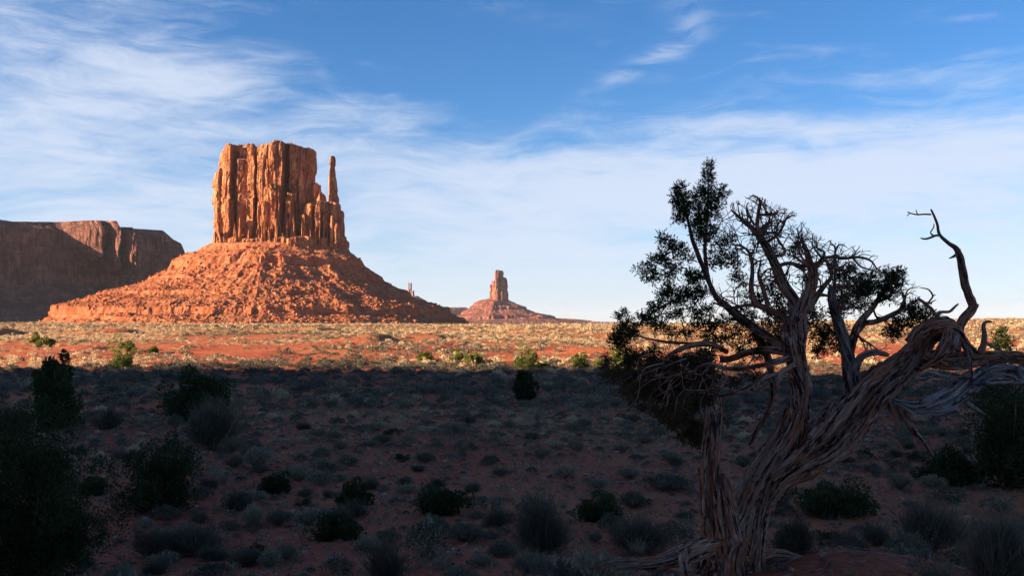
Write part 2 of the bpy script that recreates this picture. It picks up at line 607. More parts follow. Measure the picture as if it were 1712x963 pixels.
def apron(b, cx, cy, a, bb, profL, profR, profF, size, step, gully=14, seed=60, rub=1.0, bands=()):
    """talus apron around a footprint ellipse; profiles are (distance, height)"""
    x = np.arange(cx - size[0], cx + size[1], step)
    y = np.arange(cy - size[2], cy + size[3], step)
    X, Yv = np.meshgrid(x, y)
    dx, dy = X - cx, Yv - cy
    rr = np.sqrt(dx * dx + dy * dy) + 1e-6
    rho = np.sqrt((dx / a) ** 2 + (dy / bb) ** 2) + 1e-6
    d = rr * (1 - 1 / rho)
    ang = np.arctan2(dy, dx)
    ca, sa = np.cos(ang), np.sin(ang)
    ramp = sst(d, 5, 70)
    w = a / 118.0
    nz = fbm(ca * 3.2 + dx * 0.002, sa * 3.2, 0.2, 3, seed)
    g1 = 1 - np.abs(fbm(ca * 6.0 + 5, sa * 6.0, d * 0.004 / w, 3, seed + 3)) * 2
    g2 = 1 - np.abs(fbm(ca * 15.0 + 5, sa * 15.0, d * 0.008 / w, 2, seed + 7)) * 2
    dd = d + w * (ramp * (gully * 1.4 * nz - gully * (g1 - 0.55) - gully * 0.25 * (g2 - 0.5)))
    dd = dd + w * (11 * fbm(X * 0.018 / w, Yv * 0.018 / w, 0.5, 4, seed + 9, 0.6) + 1.0 * fbm(X * 0.2 / w, Yv * 0.2 / w, 0.5, 2, seed + 29))
    wl = np.clip(-ca, 0, 1) ** 1.2
    wr = np.clip(ca, 0, 1) ** 1.2
    wf = 1 - wl - wr
    def pr(pf): return np.interp(dd, [q[0] for q in pf], [q[1] for q in pf])
    Z = wl * pr(profL) + wr * pr(profR) + wf * pr(profF)
    for zc, hgt, k0 in bands:           # low broken cliff bands
        m = sst(fbm(ca * 4 + k0, sa * 4, 0.3, 3, seed + 13), -0.5, -0.1)
        fl = 0.7 * fbm(X * 0.16 / w, Yv * 0.16 / w, 0.1, 3, seed + 15)
        t = Z - zc - fl
        Z = Z + m * hgt * (sst(t, -1.0, 1.2) * np.exp(-np.clip(t, 0, None) / (2.2 * hgt)) - 0.25 * np.exp(-np.abs(t + 2) / 5))
    rough = sst(d, -4, 10) * rub * (1 - 0.6 * sst(Z, 88 * w, 102 * w))
    Z = Z + rough * (3.0 * fbm(X * 0.045 / w, Yv * 0.045 / w, 0.7, 4, seed + 17, 0.6) + 1.5 * np.abs(fbm(X * 0.17 / w, Yv * 0.17 / w, 0.4, 3, seed + 19)) * 2 - 1)
    Z = np.maximum(Z, np.where(Z < 0.5, -12, Z))
    b.add(np.stack([X, Yv, Z], -1), grid_faces(len(y), len(x)))
    return X, Yv, Z


def boulders(b, pts, sizes, seed=5):
    rg = np.random.default_rng(seed)
    base = np.array([[1, 1, 1], [-1, 1, 1], [-1, -1, 1], [1, -1, 1], [1, 1, -1], [-1, 1, -1], [-1, -1, -1], [1, -1, -1]], float)
    fc = np.array([[0, 1, 2, 3], [7, 6, 5, 4], [0, 4, 5, 1], [1, 5, 6, 2], [2, 6, 7, 3], [3, 7, 4, 0]])
    n = len(pts)
    v = base[None] * rg.uniform(0.25, 1.1, (n, 8, 3)) + rg.normal(size=(n, 8, 3)) * 0.15
    v = v * sizes[:, None, None] * rg.uniform(0.6, 1.2, (n, 1, 3))
    an = rg.uniform(0, 6.28, n)
    c, s = np.cos(an), np.sin(an)
    x = v[..., 0] * c[:, None] - v[..., 1] * s[:, None]
    y = v[..., 0] * s[:, None] + v[..., 1] * c[:, None]
    v = np.stack([x, y, v[..., 2]], -1) + pts[:, None, :]
    f = fc[None] + (np.arange(n) * 8)[:, None, None]
    b.add(v.reshape(-1, 3), f.reshape(-1, 4))


def west_butte():
    Y0 = 1700.0
    K = FPX
    root = empty('butte', P(460, 541, Y0), 'huge sunlit orange butte, flat on top, with a thin thumb of rock', 'butte')
    Z = lambda X, Yz: (330 + X / 4.586, 220 + Yz / 4.586)
    b = MB()

    def block(xl, xr, top, base, Yf, depth, panels, seed, nx=300, nz=150, bed=0.0, rough=1.0):
        """a wall with near-flat slabs, cracks and chimneys. xl, xr: edge lists (y, x) and top: (x, y), enlarged-crop coordinates;
        panels: (x0, x1, y0, y1, forward metres, tilt)"""
        t = np.linspace(0, 1, nz)[:, None]
        u = np.linspace(0, 1, nx)[None]
        yb = base
        tl = np.interp([xl[0][1]], [q[0] for q in top], [q[1] for q in top])[0]
        # iterate once to find x at each height
        X = xl[0][1] + (xr[0][1] - xl[0][1]) * u + 0 * t
        for _ in range(2):
            yt = np.interp(X[-1], [q[0] for q in top], [q[1] for q in top])[None]
            Yc = yb + (yt - yb) * t
            L_ = np.interp(Yc, [q[0] for q in xl], [q[1] for q in xl])
            R_ = np.interp(Yc, [q[0] for q in xr], [q[1] for q in xr])
            X = L_ + (R_ - L_) * u
        px, py = Z(X, Yc)
        w = P(px, py, Yf)
        x, z = w[..., 0], w[..., 2]
        wob = 9 * fbm(z * 0.018, 3.3, seed * 1.7, 3, 611)           # slab edges wander with height
        Xw = X + wob * 1.0 + 5 * fbm(z * 0.09, x * .02, seed, 2, 612)
        f = np.zeros_like(x)
        for (a0, a1, c0, c1, fw, ti) in panels:
            c0w = c0 + 26 * fbm(x * 0.06, seed, 0.2, 2, 613)
            m = sst(Xw, a0 - 1.6, a0 + 1.6) * sst(-Xw, -a1 - 1.6, -a1 + 1.6) * sst(Yc, c0w - 6, c0w + 10) * sst(-Yc, -c1 - 10, -c1 + 10)
            f += m * (fw + ti * (X - (a0 + a1) / 2) / 4.5)
        cr = np.exp(-(np.abs(fbm(x * 0.055 + 0.3 * fbm(z * .03, x * .01, 0, 2, 5), seed, z * 0.006, 2, 621)) / 0.035) ** 1.2)
        cr2 = np.exp(-(np.abs(fbm(x * 0.16, seed, z * 0.014, 2, 623)) / 0.06) ** 1.2)
        f -= rough * (3.2 * cr + 1.4 * cr2 * sst(fbm(x * .03, z * .03, 0.2, 2, 624), -0.1, 0.3))
        sl = fbm(x * 0.05, z * 0.02, seed, 2, 625) * 3.2
        f += rough * 1.7 * (np.floor(sl) + sst(sl - np.floor(sl), 0.42, 0.58))
        f += rough * (2.2 * fbm(x * 0.035, z * 0.008, seed, 3, 631) + 1.0 * fbm(x * 0.16, z * 0.05, seed, 3, 633) + 0.9 * fbm(x * 0.3, z * 0.3, seed, 3, 635))
        f += bed * (1.6 * fbm(x * 0.02, z * 0.35, seed, 3, 641) + 2.6 * fbm(x * 0.22, z * 0.03, seed, 2, 643))
        e = np.clip((t - 0.90) / 0.10, 0, 1)
        f -= e ** 3 * 7
        f += (1 - t) ** 2 * 5
        ed = np.minimum(u, 1 - u) * (x[:, -1:] - x[:, :1])
        f -= 10 * np.clip(1 - ed / 11.0, 0, 1) ** 2
        z = z + e * 1.6 * fbm(x * 0.08, seed, 0.7, 3, 651) + e * 1.3 * np.sign(vn(x * 0.13, seed, 0.1, 652)) * 0.6
        edge = np.clip(1 - ed / 30.0, 0, 1)
        sg = np.where(u < 0.5, -1, 1)
        x = x + sg * edge * rough * (2.0 * fbm(z * 0.05, seed, sg * 1.0, 3, 653) + 1.2 * np.sign(vn(z * 0.07, seed, sg * 2.0, 654)) * 0.7)
        front = np.stack([x, Yf - f, z], -1)
        nb = len(b.v)
        b.add(front, grid_faces(nz, nx))
        # sides, back and top
        for col, sgn in ((0, -1), (nx - 1, 1)):
            q = np.linspace(0, 1, 36)[None]
            A = front[:, col]
            yy = A[:, 1:2] + (Yf + depth - A[:, 1:2]) * q
            hump = 7 * np.sin(np.pi * q) ** 0.8
            xx = A[:, :1] * (yy / A[:, 1:2]) + sgn * (hump * 0.5 + np.sin(np.pi * q) * rough * (3.2 * fbm(yy * 0.05, A[:, 2:] * 0.012, seed + sgn, 3, 661) + 1.5 * fbm(yy * 0.2, A[:, 2:] * 0.1, seed, 3, 662)))
            S = np.stack([xx, yy, A[:, 2:] + 0 * q], -1)
            b.add(S, grid_faces(nz, 36) if sgn > 0 else grid_faces(nz, 36)[:, ::-1])
        q = np.linspace(0, 1, 30)[:, None]
        A = front[-1]
        yy = A[None, :, 1] + (Yf + depth - A[None, :, 1]) * q
        zz = A[None, :, 2] + np.sin(np.pi * q * 0.5) * 2.5 + np.clip(q * 6, 0, 1) * 1.6 * fbm(A[None, :, 0] * 0.06, yy * 0.06, 0.3, 3, 671)
        zz[0] = A[:, 2]
        pr_ = yy / A[None, :, 1]
        b.add(np.stack([A[None, :, 0] * pr_, yy, zz], -1), grid_faces(30, nx))
        A = A * np.stack([pr_[-1], 0 * pr_[-1] + 1, 0 * pr_[-1] + 1], -1)
        bk = np.stack([np.stack([A[:, 0], A[:, 0] * 0 + Yf + depth, zz[-1]], -1), np.stack([A[:, 0], A[:, 0] * 0 + Yf + depth, A[:, 0] * 0 + front[0, 0, 2]], -1)])
        b.add(bk, grid_faces(2, nx))

    B0 = 915
    block([(80, 196), (110, 190), (300, 176), (915, 150)], [(80, 872), (118, 884), (560, 872), (915, 880)],
          [(150, 128), (196, 120), (215, 106), (262, 88), (300, 84), (390, 80), (415, 88), (440, 106), (540, 108), (575, 92), (610, 82), (720, 80), (765, 100), (800, 116), (850, 116), (884, 132)],
          B0, Y0 - 6, 96,
          [(60, 268, 0, 950, 6, 0.18), (268, 318, 150, 520, -15, 0), (268, 330, 520, 900, -2, 0.1), (285, 400, 60, 200, -7, -0.1), (318, 398, 205, 950, 8, -0.32), (398, 452, 120, 950, 13, 0.10),
           (452, 476, 240, 610, -9, 0), (452, 500, 610, 900, 2, 0), (476, 600, 0, 950, 17, 0.06), (600, 668, 0, 950, 23, -0.22), (668, 712, 110, 500, -24, 0), (668, 712, 0, 110, 0, 0), (712, 800, 0, 950, 6, 0.05),
           (800, 900, 0, 950, 3, -0.25), (770, 782, 360, 620, -6, 0), (210, 290, 530, 950, 8, 0.1), (305, 385, 560, 950, 5, -0.1), (392, 470, 520, 950, 9, 0.1), (488, 560, 560, 950, 7, -0.1),
           (560, 632, 420, 950, 5, 0.1), (632, 655, 600, 760, -8, 0), (660, 752, 480, 950, 20, 0.1), (700, 748, 540, 950, 8, -0.1), (752, 800, 540, 800, -6, 0)],
          1.0, nx=620, nz=240)
    block([(270, 140), (300, 122), (915, 118)], [(270, 196), (915, 215)], [(118, 300), (135, 280), (160, 274), (196, 284)], B0, Y0 - 10, 60, [(150, 230, 430, 950, 5, 0.1), (118, 150, 0, 950, -3, 0.2)], 2.0, nx=90, nz=170)
    block([(500, 800), (915, 770)], [(500, 1000), (915, 1006)], [(770, 640), (800, 600), (835, 545), (870, 540), (900, 548), (912, 560), (925, 530), (1003, 528)], B0, Y0 - 32, 70,
          [(830, 880, 0, 950, 7, 0.1), (880, 905, 560, 760, -7, 0), (905, 945, 0, 950, 6, -0.1), (945, 958, 600, 900, -6, 0), (958, 1004, 0, 950, 2, 0.1), (800, 838, 620, 950, 4, 0)], 3.0, nx=200, nz=120)
    block([(380, 868), (915, 860)], [(380, 914), (915, 925)], [(860, 410), (880, 392), (905, 390), (916, 400)], B0, Y0 - 10, 34, [(885, 900, 0, 950, 3, 0)], 4.0, nx=60, nz=110)
    block([(450, 926), (520, 900), (915, 900)], [(450, 945), (520, 965), (915, 970)], [(900, 520), (918, 500), (930, 462), (946, 460), (955, 500), (968, 525)], B0, Y0 - 22, 26, [], 5.0, nx=60, nz=100)
    # bedded pedestal
    ptop = [(76, 760), (100, 742), (118, 745), (140, 790), (250, 800), (330, 815), (480, 805), (520, 830), (640, 800), (700, 815), (830, 790), (900, 812), (1000, 800), (1060, 780), (1095, 806), (1142, 832)]
    block([(700, 92), (915, 78)], [(700, 1100), (915, 1118)], ptop, 930, Y0 - 58, 150, [(60, 260, 0, 950, -26, 0.1), (260, 420, 0, 950, -8, 0), (420, 470, 0, 950, -3, 0), (660, 760, 0, 950, 3, 0.1), (860, 980, 0, 950, -14, 0), (980, 1180, 0, 950, -34, -0.1)],
          6.0, nx=640, nz=60, bed=1.0, rough=0.8)
    # slender ribs and boulders of fallen slabs at the foot of the wall
    rg = np.random.default_rng(3)
    for i in range(46):
        xa = rg.uniform(130, 990)
        w = rg.uniform(9, 26)
        top = rg.uniform(640, 800) if xa < 760 else rg.uniform(690, 820)
        dY = np.interp(xa, [110, 300, 600, 800, 1000], [-24, -34, -52, -46, -38])
        (x0, y0), (x1, y1) = Z(xa, top), Z(xa + w, 915)
        pillar(b, x0, x1, y0, y1 + 4, Y0 + dY + rg.uniform(-4, 6), rg.uniform(12, 20), 300 + i, n=22, step=2.4, flute=2.4, power=2.6, dome=0.15, xt=rg.uniform(.3, .7))
    b.build('cliff', M['cliff'], root)
    # the thumb
    s = MB()
    (x0, y0), (x1, y1) = Z(1004, 196), Z(1104, 680)
    pillar(s, x0 + .5, x1 - 1, y0 + 2, y1, Y0 - 8, 22, 501, n=60, step=1.4, flute=1.6, power=2.6, dome=0.03, xt=0.30, lean=-0.44, shear=1.2)
    (x0, y0), (x1, y1) = Z(1018, 186), Z(1060, 245)
    pillar(s, x0 + .5, x1 - .5, y0, y1, Y0 - 8, 9, 503, n=28, step=1.2, flute=0.9, power=2.1, dome=0.4, shear=0.9)
    for i, (xa, xb, t, dY, th) in enumerate([(1002, 1092, 545, -16, 36), (1060, 1102, 560, -4, 22), (1076, 1127, 610, -2, 34), (1095, 1142, 800, 0, 44), (1012, 1060, 640, -26, 26), (1040, 1100, 700, -24, 30)]):
        (x0, y0), (x1, y1) = Z(xa, t), Z(xb, 905)
        pillar(s, x0, x1, y0, y1 + 3, Y0 + dY, th, 520 + i, n=44, step=1.8, flute=2.2, power=2.4, dome=0.2, taper=0.1)
    sp = s.build('rock_spire', M['cliff'], root)
    sp['label'] = 'thin free-standing thumb of rock, its right side in shade'
    # apron
    t = MB()
    cx, cy = float(P(462, 541, Y0)[0]), Y0
    pL = [(-30, 136), (0, 134), (10, 127), (14, 122), (40, 112), (60, 100), (64, 92), (92, 76), (130, 58), (162, 49), (190, 44), (205, 36), (230, 30), (243, 26), (247, 13), (250, 11), (262, 2), (285, -8)]
    pR = [(-30, 134), (0, 130), (34, 98), (42, 90), (62, 72), (100, 52), (108, 45), (140, 33), (180, 16), (205, 4), (230, -8)]
    pF = [(-30, 136), (0, 133), (12, 124), (34, 112), (42, 101), (90, 72), (140, 44), (180, 24), (220, 8), (245, 0), (270, -8)]
    X, Yv, Zh = apron(t, cx, cy, 116, 66, pL, pR, pF, (420, 360, 350, 260), 1.35, gully=6, rub=1.15, bands=((100, 8, 0), (74, 4, 3), (46, 5, 7), (18, 8, 11)))
    rg = np.random.default_rng(8)
    j = rg.integers(0, X.size, 60000)
    p = np.stack([X.ravel()[j], Yv.ravel()[j], Zh.ravel()[j]], -1)
    p = p[(p[:, 2] > 1) & (p[:, 2] < 128) & (p[:, 1] < Y0 + 60)]
    p[:, :2] += rg.uniform(-0.7, 0.7, (len(p), 2))
    clump = fbm(p[:, 0] * 0.02, p[:, 1] * 0.02, 0.2, 3, 77)
    p = p[rg.uniform(0, 1, len(p)) < 0.35 + 0.9 * clump]
    boulders(t, p, 0.45 + 2.9 * rg.uniform(0, 1, len(p)) ** 6, 6)
    t.build('talus_slope', M['talus'], root)


west_butte()


def far_butte():
    Y0 = 7000.0
    root = empty('butte', P(835, 541, Y0), 'small distant butte with a tall square tower on stepped pink slopes', 'butte')
    b = MB()
    Z = lambda X, Yz: (640 + X / 4.505, 430 + Yz / 4.505)
    L = [(842, 884, 98, 330, -10, 110, 0), (872, 906, 102, 330, 0, 110, 1), (884, 926, 150, 330, 0, 110, 1), (908, 938, 156, 330, 20, 90, 1), (820, 862, 180, 330, -20, 100, 0), (806, 832, 205, 330, 0, 80, 0),
         (845, 880, 150, 330, -50, 80, 0), (880, 945, 250, 340, -20, 120, 1), (690, 845, 347, 400, -10, 300, 0), (800, 972, 328, 400, 0, 300, 1)]
    for i, (xa, xb, yt, yb, dY, th, dk) in enumerate(L):
        (x0, y0), (x1, y1) = Z(xa, yt), Z(xb, yb)
        pillar(b, x0, x1, y0, y1, Y0 + dY, th, 700 + i, n=44, step=7, flute=4.5, power=3.2, dome=0.06, taper=0.10, shear=1.1 * dk)
    b.build('cliff', M['farrock'], root)
    t = MB()
    cx = float(P(825, 541, Y0)[0])
    u = 7000 / 1664.0
    pL = [(-80, 42 * u), (0, 38 * u), (8 * u, 33 * u), (10 * u, 28 * u), (26 * u, 18 * u), (28 * u, 13 * u), (46 * u, 6 * u), (75 * u, 1 * u), (90 * u, -3 * u)]
    pR = [(-80, 44 * u), (0, 40 * u), (14 * u, 31 * u), (40 * u, 20 * u), (43 * u, 18 * u), (75 * u, 10 * u), (110 * u, 4 * u), (150 * u, 0.8 * u), (170 * u, -3 * u)]
    pF = [(-80, 44 * u), (0, 38 * u), (25 * u, 25 * u), (28 * u, 21 * u), (60 * u, 11 * u), (62 * u, 7 * u), (110 * u, 0 * u), (140 * u, -3 * u)]
    apron(t, cx, Y0, 24 * u, 20 * u, pL, pR, pF, (520, 900, 600, 420), 6.0, gully=16, seed=90, rub=1.6, bands=((104, 14, 0), (40, 14, 4)))
    t.build('talus_slope', M['farrock'], root)


far_butte()


def far_spire():
    Y0 = 6200.0
    root = empty('rock_spire', P(687, 541, Y0), 'tiny distant twin spire peeping over the shaded right slope of the big butte', 'rock spire')
    b = MB()
    for i, (x0, x1, yt, yb, dY) in enumerate([(681.5, 685.5, 472, 520, 0), (685.0, 689.5, 473, 520, 8), (681, 690.5, 484, 520, 0), (688, 694, 486, 520, 20)]):
        pillar(b, x0, x1, yt, yb, Y0 + dY, 22, 800 + i, n=24, step=6, flute=1.6, power=2.6, dome=0.03, xt=0.5, shear=-0.5)
    b.build('cliff', M['farrock'], root)
    t = MB()
    u = Y0 / 1664
    pr = [(-10, 46 * u), (0, 44 * u), (60 * u, 8 * u), (85 * u, -2 * u)]
    apron(t, float(P(688, 541, Y0)[0]), Y0, 14 * u, 12 * u, pr, pr, pr, (420, 420, 300, 200), 9.0, gully=16, seed=95, rub=1.5)
    t.build('talus_slope', M['farrock'], root)


far_spire()


def curtain_mesa(label, pts, top_px, Ystart, Yend, foot_py, cliff_frac, seed, mat, bulge=None, depth=500, cols=700, rows=90, flute=9.0, slope=1.3, parent_name='mesa'):
    """a mesa front: cliff above a talus skirt, with a real plateau behind"""
    px = np.linspace(pts[0], pts[1], cols)
    Yd = Ystart + (Yend - Ystart) * ((px - pts[0]) / (pts[1] - pts[0]))
    ztop = P(px, np.interp(px, [q[0] for q in top_px], [q[1] for q in top_px]), Yd)
    X0, Y0v = ztop[:, 0], ztop[:, 1]
    H = ztop[:, 2]
    u = Yd.mean() / FPX
    H = H + u * 0.5 * fbm(px * 0.09, 0.1, 0.2, 3, seed)
    dx, dy = np.gradient(X0), np.gradient(Y0v)
    ln = np.hypot(dx, dy)
    nx, ny = dy / ln, -dx / ln                  # towards the viewer
    t = np.linspace(0, 1, rows)[:, None]
    zc = H[None] * (1 - cliff_frac)
    s = np.cumsum(ln)[None]
    # rows: 0..0.12 brow, .12-.7 cliff, .7-1 skirt
    z = np.where(t < 0.12, H[None] - (t / 0.12) * H[None] * 0.07,
        np.where(t < 0.66, H[None] * 0.93 + (zc - H[None] * 0.93) * (t - 0.12) / 0.54, zc + (-14 - zc) * (t - 0.66) / 0.34))
    out = np.where(t < 0.12, (t / 0.12) * H[None] * 0.10, H[None] * 0.10 + np.clip(t - 0.12, 0, 0.54) * H[None] * 0.06)
    out = out + np.clip((t - 0.66) / 0.34, 0, 1) * slope * (zc + 14)
    cl = sst(t, 0.03, 0.16)
    o2 = flute * (2.0 * fbm(s / 160, z / 900, 0.1, 3, seed + 1) + 1.3 * fbm(s / 45, z / 500, 0.3, 3, seed + 3) + 0.7 * fbm(s / 14, z / 120, 0.5, 3, seed + 5)
                  + 0.5 * fbm(s / 60, z / 12, 0.7, 3, seed + 7) * sst(t, 0.5, 0.7))
    o2 = o2 * (0.3 + 0.7 * cl)
    if bulge is not None:
        o2 = o2 + bulge(px[None], z / H[None], u)
    out = out + o2
    X = X0[None] + nx[None] * out
    Yv = Y0v[None] + ny[None] * out
    Zv = z * (Yv / Y0v) + u * 0.7 * fbm(X / 30, Yv / 30, z / 10, 3, seed + 9) * sst(t, 0.01, 0.1)
    # plateau behind
    back = np.stack([X0 - nx * depth, Y0v - ny * depth, H * 0.99], -1)
    back2 = np.stack([X0 - nx * depth * 1.05, Y0v - ny * depth * 1.05, H * 0 - 14], -1)
    V = np.concatenate([back2[None], back[None], np.stack([X, Yv, Zv], -1)])
    b = MB()
    b.add(V, grid_faces(rows + 2, cols)[:, ::-1])
    # closed right and left ends
    o = b.build(parent_name, M[mat])
    tag(o, label, 'mesa')
    return o


def lit_bulge(px, h, u):
    # a buttress whose left-facing flank catches the sun, only in the upper half of the wall
    lo = np.interp(px, [88, 98, 118, 135, 140, 146, 150, 157, 160, 167, 170, 178, 182, 187, 192, 200], [0.96, 0.86, 0.68, 0.60, 0.60, 0.72, 0.84, 0.84, 0.52, 0.50, 0.84, 0.84, 0.54, 0.48, 0.6, 0.8])
    lo = lo + 0.03 * fbm(px * 0.3, 0.2, 0.4, 3, 888)
    up = sst(h, lo - 0.03, lo + 0.04)
    sh = np.interp(px, [88, 97, 118, 138, 143, 150, 157, 160, 167, 170, 178, 182, 188, 197, 215], [0, 4, 34, 62, 64, 52, 50, 74, 80, 62, 62, 88, 92, 60, 0])
    return u * 1.15 * sh * up * (1 + 0.1 * fbm(px * 0.25, h * 9, 0.1, 3, 889))


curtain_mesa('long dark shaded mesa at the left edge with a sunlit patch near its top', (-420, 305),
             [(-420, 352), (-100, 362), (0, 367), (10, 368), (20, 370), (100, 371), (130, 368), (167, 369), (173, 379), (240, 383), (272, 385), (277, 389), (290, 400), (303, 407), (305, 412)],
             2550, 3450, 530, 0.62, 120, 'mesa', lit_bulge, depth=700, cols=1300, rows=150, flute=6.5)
curtain_mesa('low far mesa just showing between the big butte and the small distant butte', (640, 800),
             [(640, 511), (744, 513), (752, 514), (780, 514), (786, 518), (800, 522)], 10500, 11000, 540, 0.4, 150, 'farrock', None, depth=900, cols=200, rows=30, flute=10)
curtain_mesa('very low far mesa line on the horizon right of the small distant butte', (900, 1130),
             [(900, 531), (960, 533), (1000, 538), (1130, 540)], 15000, 15500, 540, 0.5, 170, 'farrock', None, depth=1500, cols=160, rows=24, flute=12)

# ------------------------------------------------------------------ tubes for wood
def crom(pts, n):
    """smooth curve through the rows of pts (any number of columns)"""
    pts = np.asarray(pts, float)
    p = np.concatenate([2 * pts[:1] - pts[1:2], pts, 2 * pts[-1:] - pts[-2:-1]])
    seg = len(pts) - 1
    t = np.linspace(0, seg, n)
    i = np.minimum(t.astype(int), seg - 1)
    f = (t - i)[:, None]
    a, b, c, d = p[i], p[i + 1], p[i + 2], p[i + 3]
    r = 0.5 * (2 * b + (c - a) * f + (2 * a - 5 * b + 4 * c - d) * f ** 2 + (3 * b - a - 3 * c + d) * f ** 3)
    return r


def tube(b, path, rad, sides=8, ridge=0.0, twist=0.0, seed=0, knob=0.0, flat=1.0, cap=True, lobes=2.2, s0=0.0):
    path = np.asarray(path, float)
    n = len(path)
    rad = np.maximum(np.asarray(rad, float), 0.0006)
    T = np.gradient(path, axis=0)
    T /= np.linalg.norm(T, axis=1)[:, None] + 1e-9
    N = np.zeros_like(T)
    ref = np.array([0, 1.0, 0]) if abs(T[0, 1]) < 0.8 else np.array([1.0, 0, 0])
    v = ref - T[0] * ref.dot(T[0])
    N[0] = v / np.linalg.norm(v)
    for i in range(1, n):
        v = N[i - 1] - T[i] * N[i - 1].dot(T[i])
        N[i] = v / (np.linalg.norm(v) + 1e-9)
    B = np.cross(T, N)
    L = np.concatenate([[0], np.cumsum(np.linalg.norm(np.diff(path, axis=0), axis=1))]) + s0
    th = np.linspace(0, 2 * np.pi, sides, endpoint=False)
    TH = th[None] + twist * L[:, None]
    c, s = np.cos(th)[None] + 0 * TH, np.sin(th)[None] + 0 * TH
    cc, ss_ = np.cos(TH), np.sin(TH)
    R = rad[:, None] * np.ones_like(TH)
    if ridge > 0:
        R = R * (1 + ridge * (1.3 * fbm(cc * lobes, ss_ * lobes, L[:, None] * 1.6 + seed, 3, 200 + seed)
                              + 0.9 * fbm(cc * lobes * 3.5, ss_ * lobes * 3.5, L[:, None] * 2.0 + seed, 2, 230 + seed)))
    if knob > 0:
        R = R * (1 + knob * fbm(L[:, None] * 6 + cc * .5, ss_ * .5, seed * 1.3, 3, 260 + seed))
    V = path[:, None] + N[:, None] * (c * R)[..., None] + B[:, None] * (s * R * flat)[..., None]
    gr = np.stack([cc * rad.max() * 1.0 + seed * 0.37, ss_ * rad.max() * 1.0, (L[:, None] + 0 * TH) * 0.14], -1)
    f = grid_faces(n, sides, True)
    V = V.reshape(-1, 3)
    gr = gr.reshape(-1, 3)
    b.add(V, f, gr)
    if cap:
        base = b.n - len(V)
        b.f.append(base + (n - 1) * sides + np.arange(sides)[None, :])
        b.f.append(base + np.arange(sides)[None, ::-1])


def wood(b, pts, n=None, sides=10, ridge=0.2, twist=1.5, seed=0, knob=0.15, flat=1.0, jit=0.0, k=1.0, lobes=2.6):
    """pts rows: photo x, photo y, depth, radius in photo pixels"""
    q = np.asarray(pts, float)
    w = P(q[:, 0], q[:, 1], q[:, 2])
    r = k * q[:, 3] * q[:, 2] / FPX
    if n is None:
        ln = np.linalg.norm(np.diff(w, axis=0), axis=1).sum()
        n = int(max(6, ln / 0.02))
    c = crom(np.concatenate([w, r[:, None]], 1), n)
    path = c[:, :3]
    if jit > 0:
        t = np.arange(n) * 0.13
        path = path + jit * np.stack([fbm(t, seed, 0.1, 3, 301), fbm(t, seed, 0.5, 3, 302), fbm(t, seed, 0.9, 3, 303)], -1) * (c[:, 3:4] + 0.004) * 4
    tube(b, path, c[:, 3], sides, ridge, twist, seed, knob, flat, lobes=lobes)
    return path, c[:, 3]


# ------------------------------------------------------------------ foliage
def tris(b, cen, dirs, length, width, tint, rg, curl=0.0):
    """leaf-sized faces: kite shapes starting at cen and pointing along dirs"""
    n = len(cen)
    d = dirs / (np.linalg.norm(dirs, axis=1)[:, None] + 1e-9)
    r = rg.normal(size=(n, 3))
    side = np.cross(d, r)
    side /= np.linalg.norm(side, axis=1)[:, None] + 1e-9
    L = length[:, None]; W = width[:, None]
    a = cen
    m = cen + d * L * 0.45
    v = np.stack([a, m + side * W, cen + d * L, m - side * W], 1)
    f = np.arange(n * 4).reshape(n, 4)
    b.add(v.reshape(-1, 3), f, tint=np.repeat(tint, 4))


def sprays(b, cen, rad, n, rg, ln=0.035, wd=0.0045, up=0.5, sub=7):
    """juniper foliage: twiglets carrying small cords of scale leaves. cen, rad: arrays of clump centres and radii"""
    k = rg.integers(0, len(cen), n)
    d = rg.normal(size=(n, 3))
    d /= np.linalg.norm(d, axis=1)[:, None]
    rr = rg.uniform(0.15, 1.0, n) ** 0.6
    c = cen[k] + d * rad[k] * rr[:, None]
    out = d + rg.normal(size=(n, 3)) * 0.5
    out[:, 2] += up
    out /= np.linalg.norm(out, axis=1)[:, None]
    tn = rg.uniform(0, 0.6, n)
    for j in range(sub):
        f = j / max(1, sub - 1)
        p = c + out * ln * 1.6 * f
        dd = out + rg.normal(size=(n, 3)) * 0.65
        tris(b, p, dd, ln * rg.uniform(0.5, 1.1, n), wd * rg.uniform(0.8, 1.4, n), tn + rg.uniform(0, 0.2, n), rg)


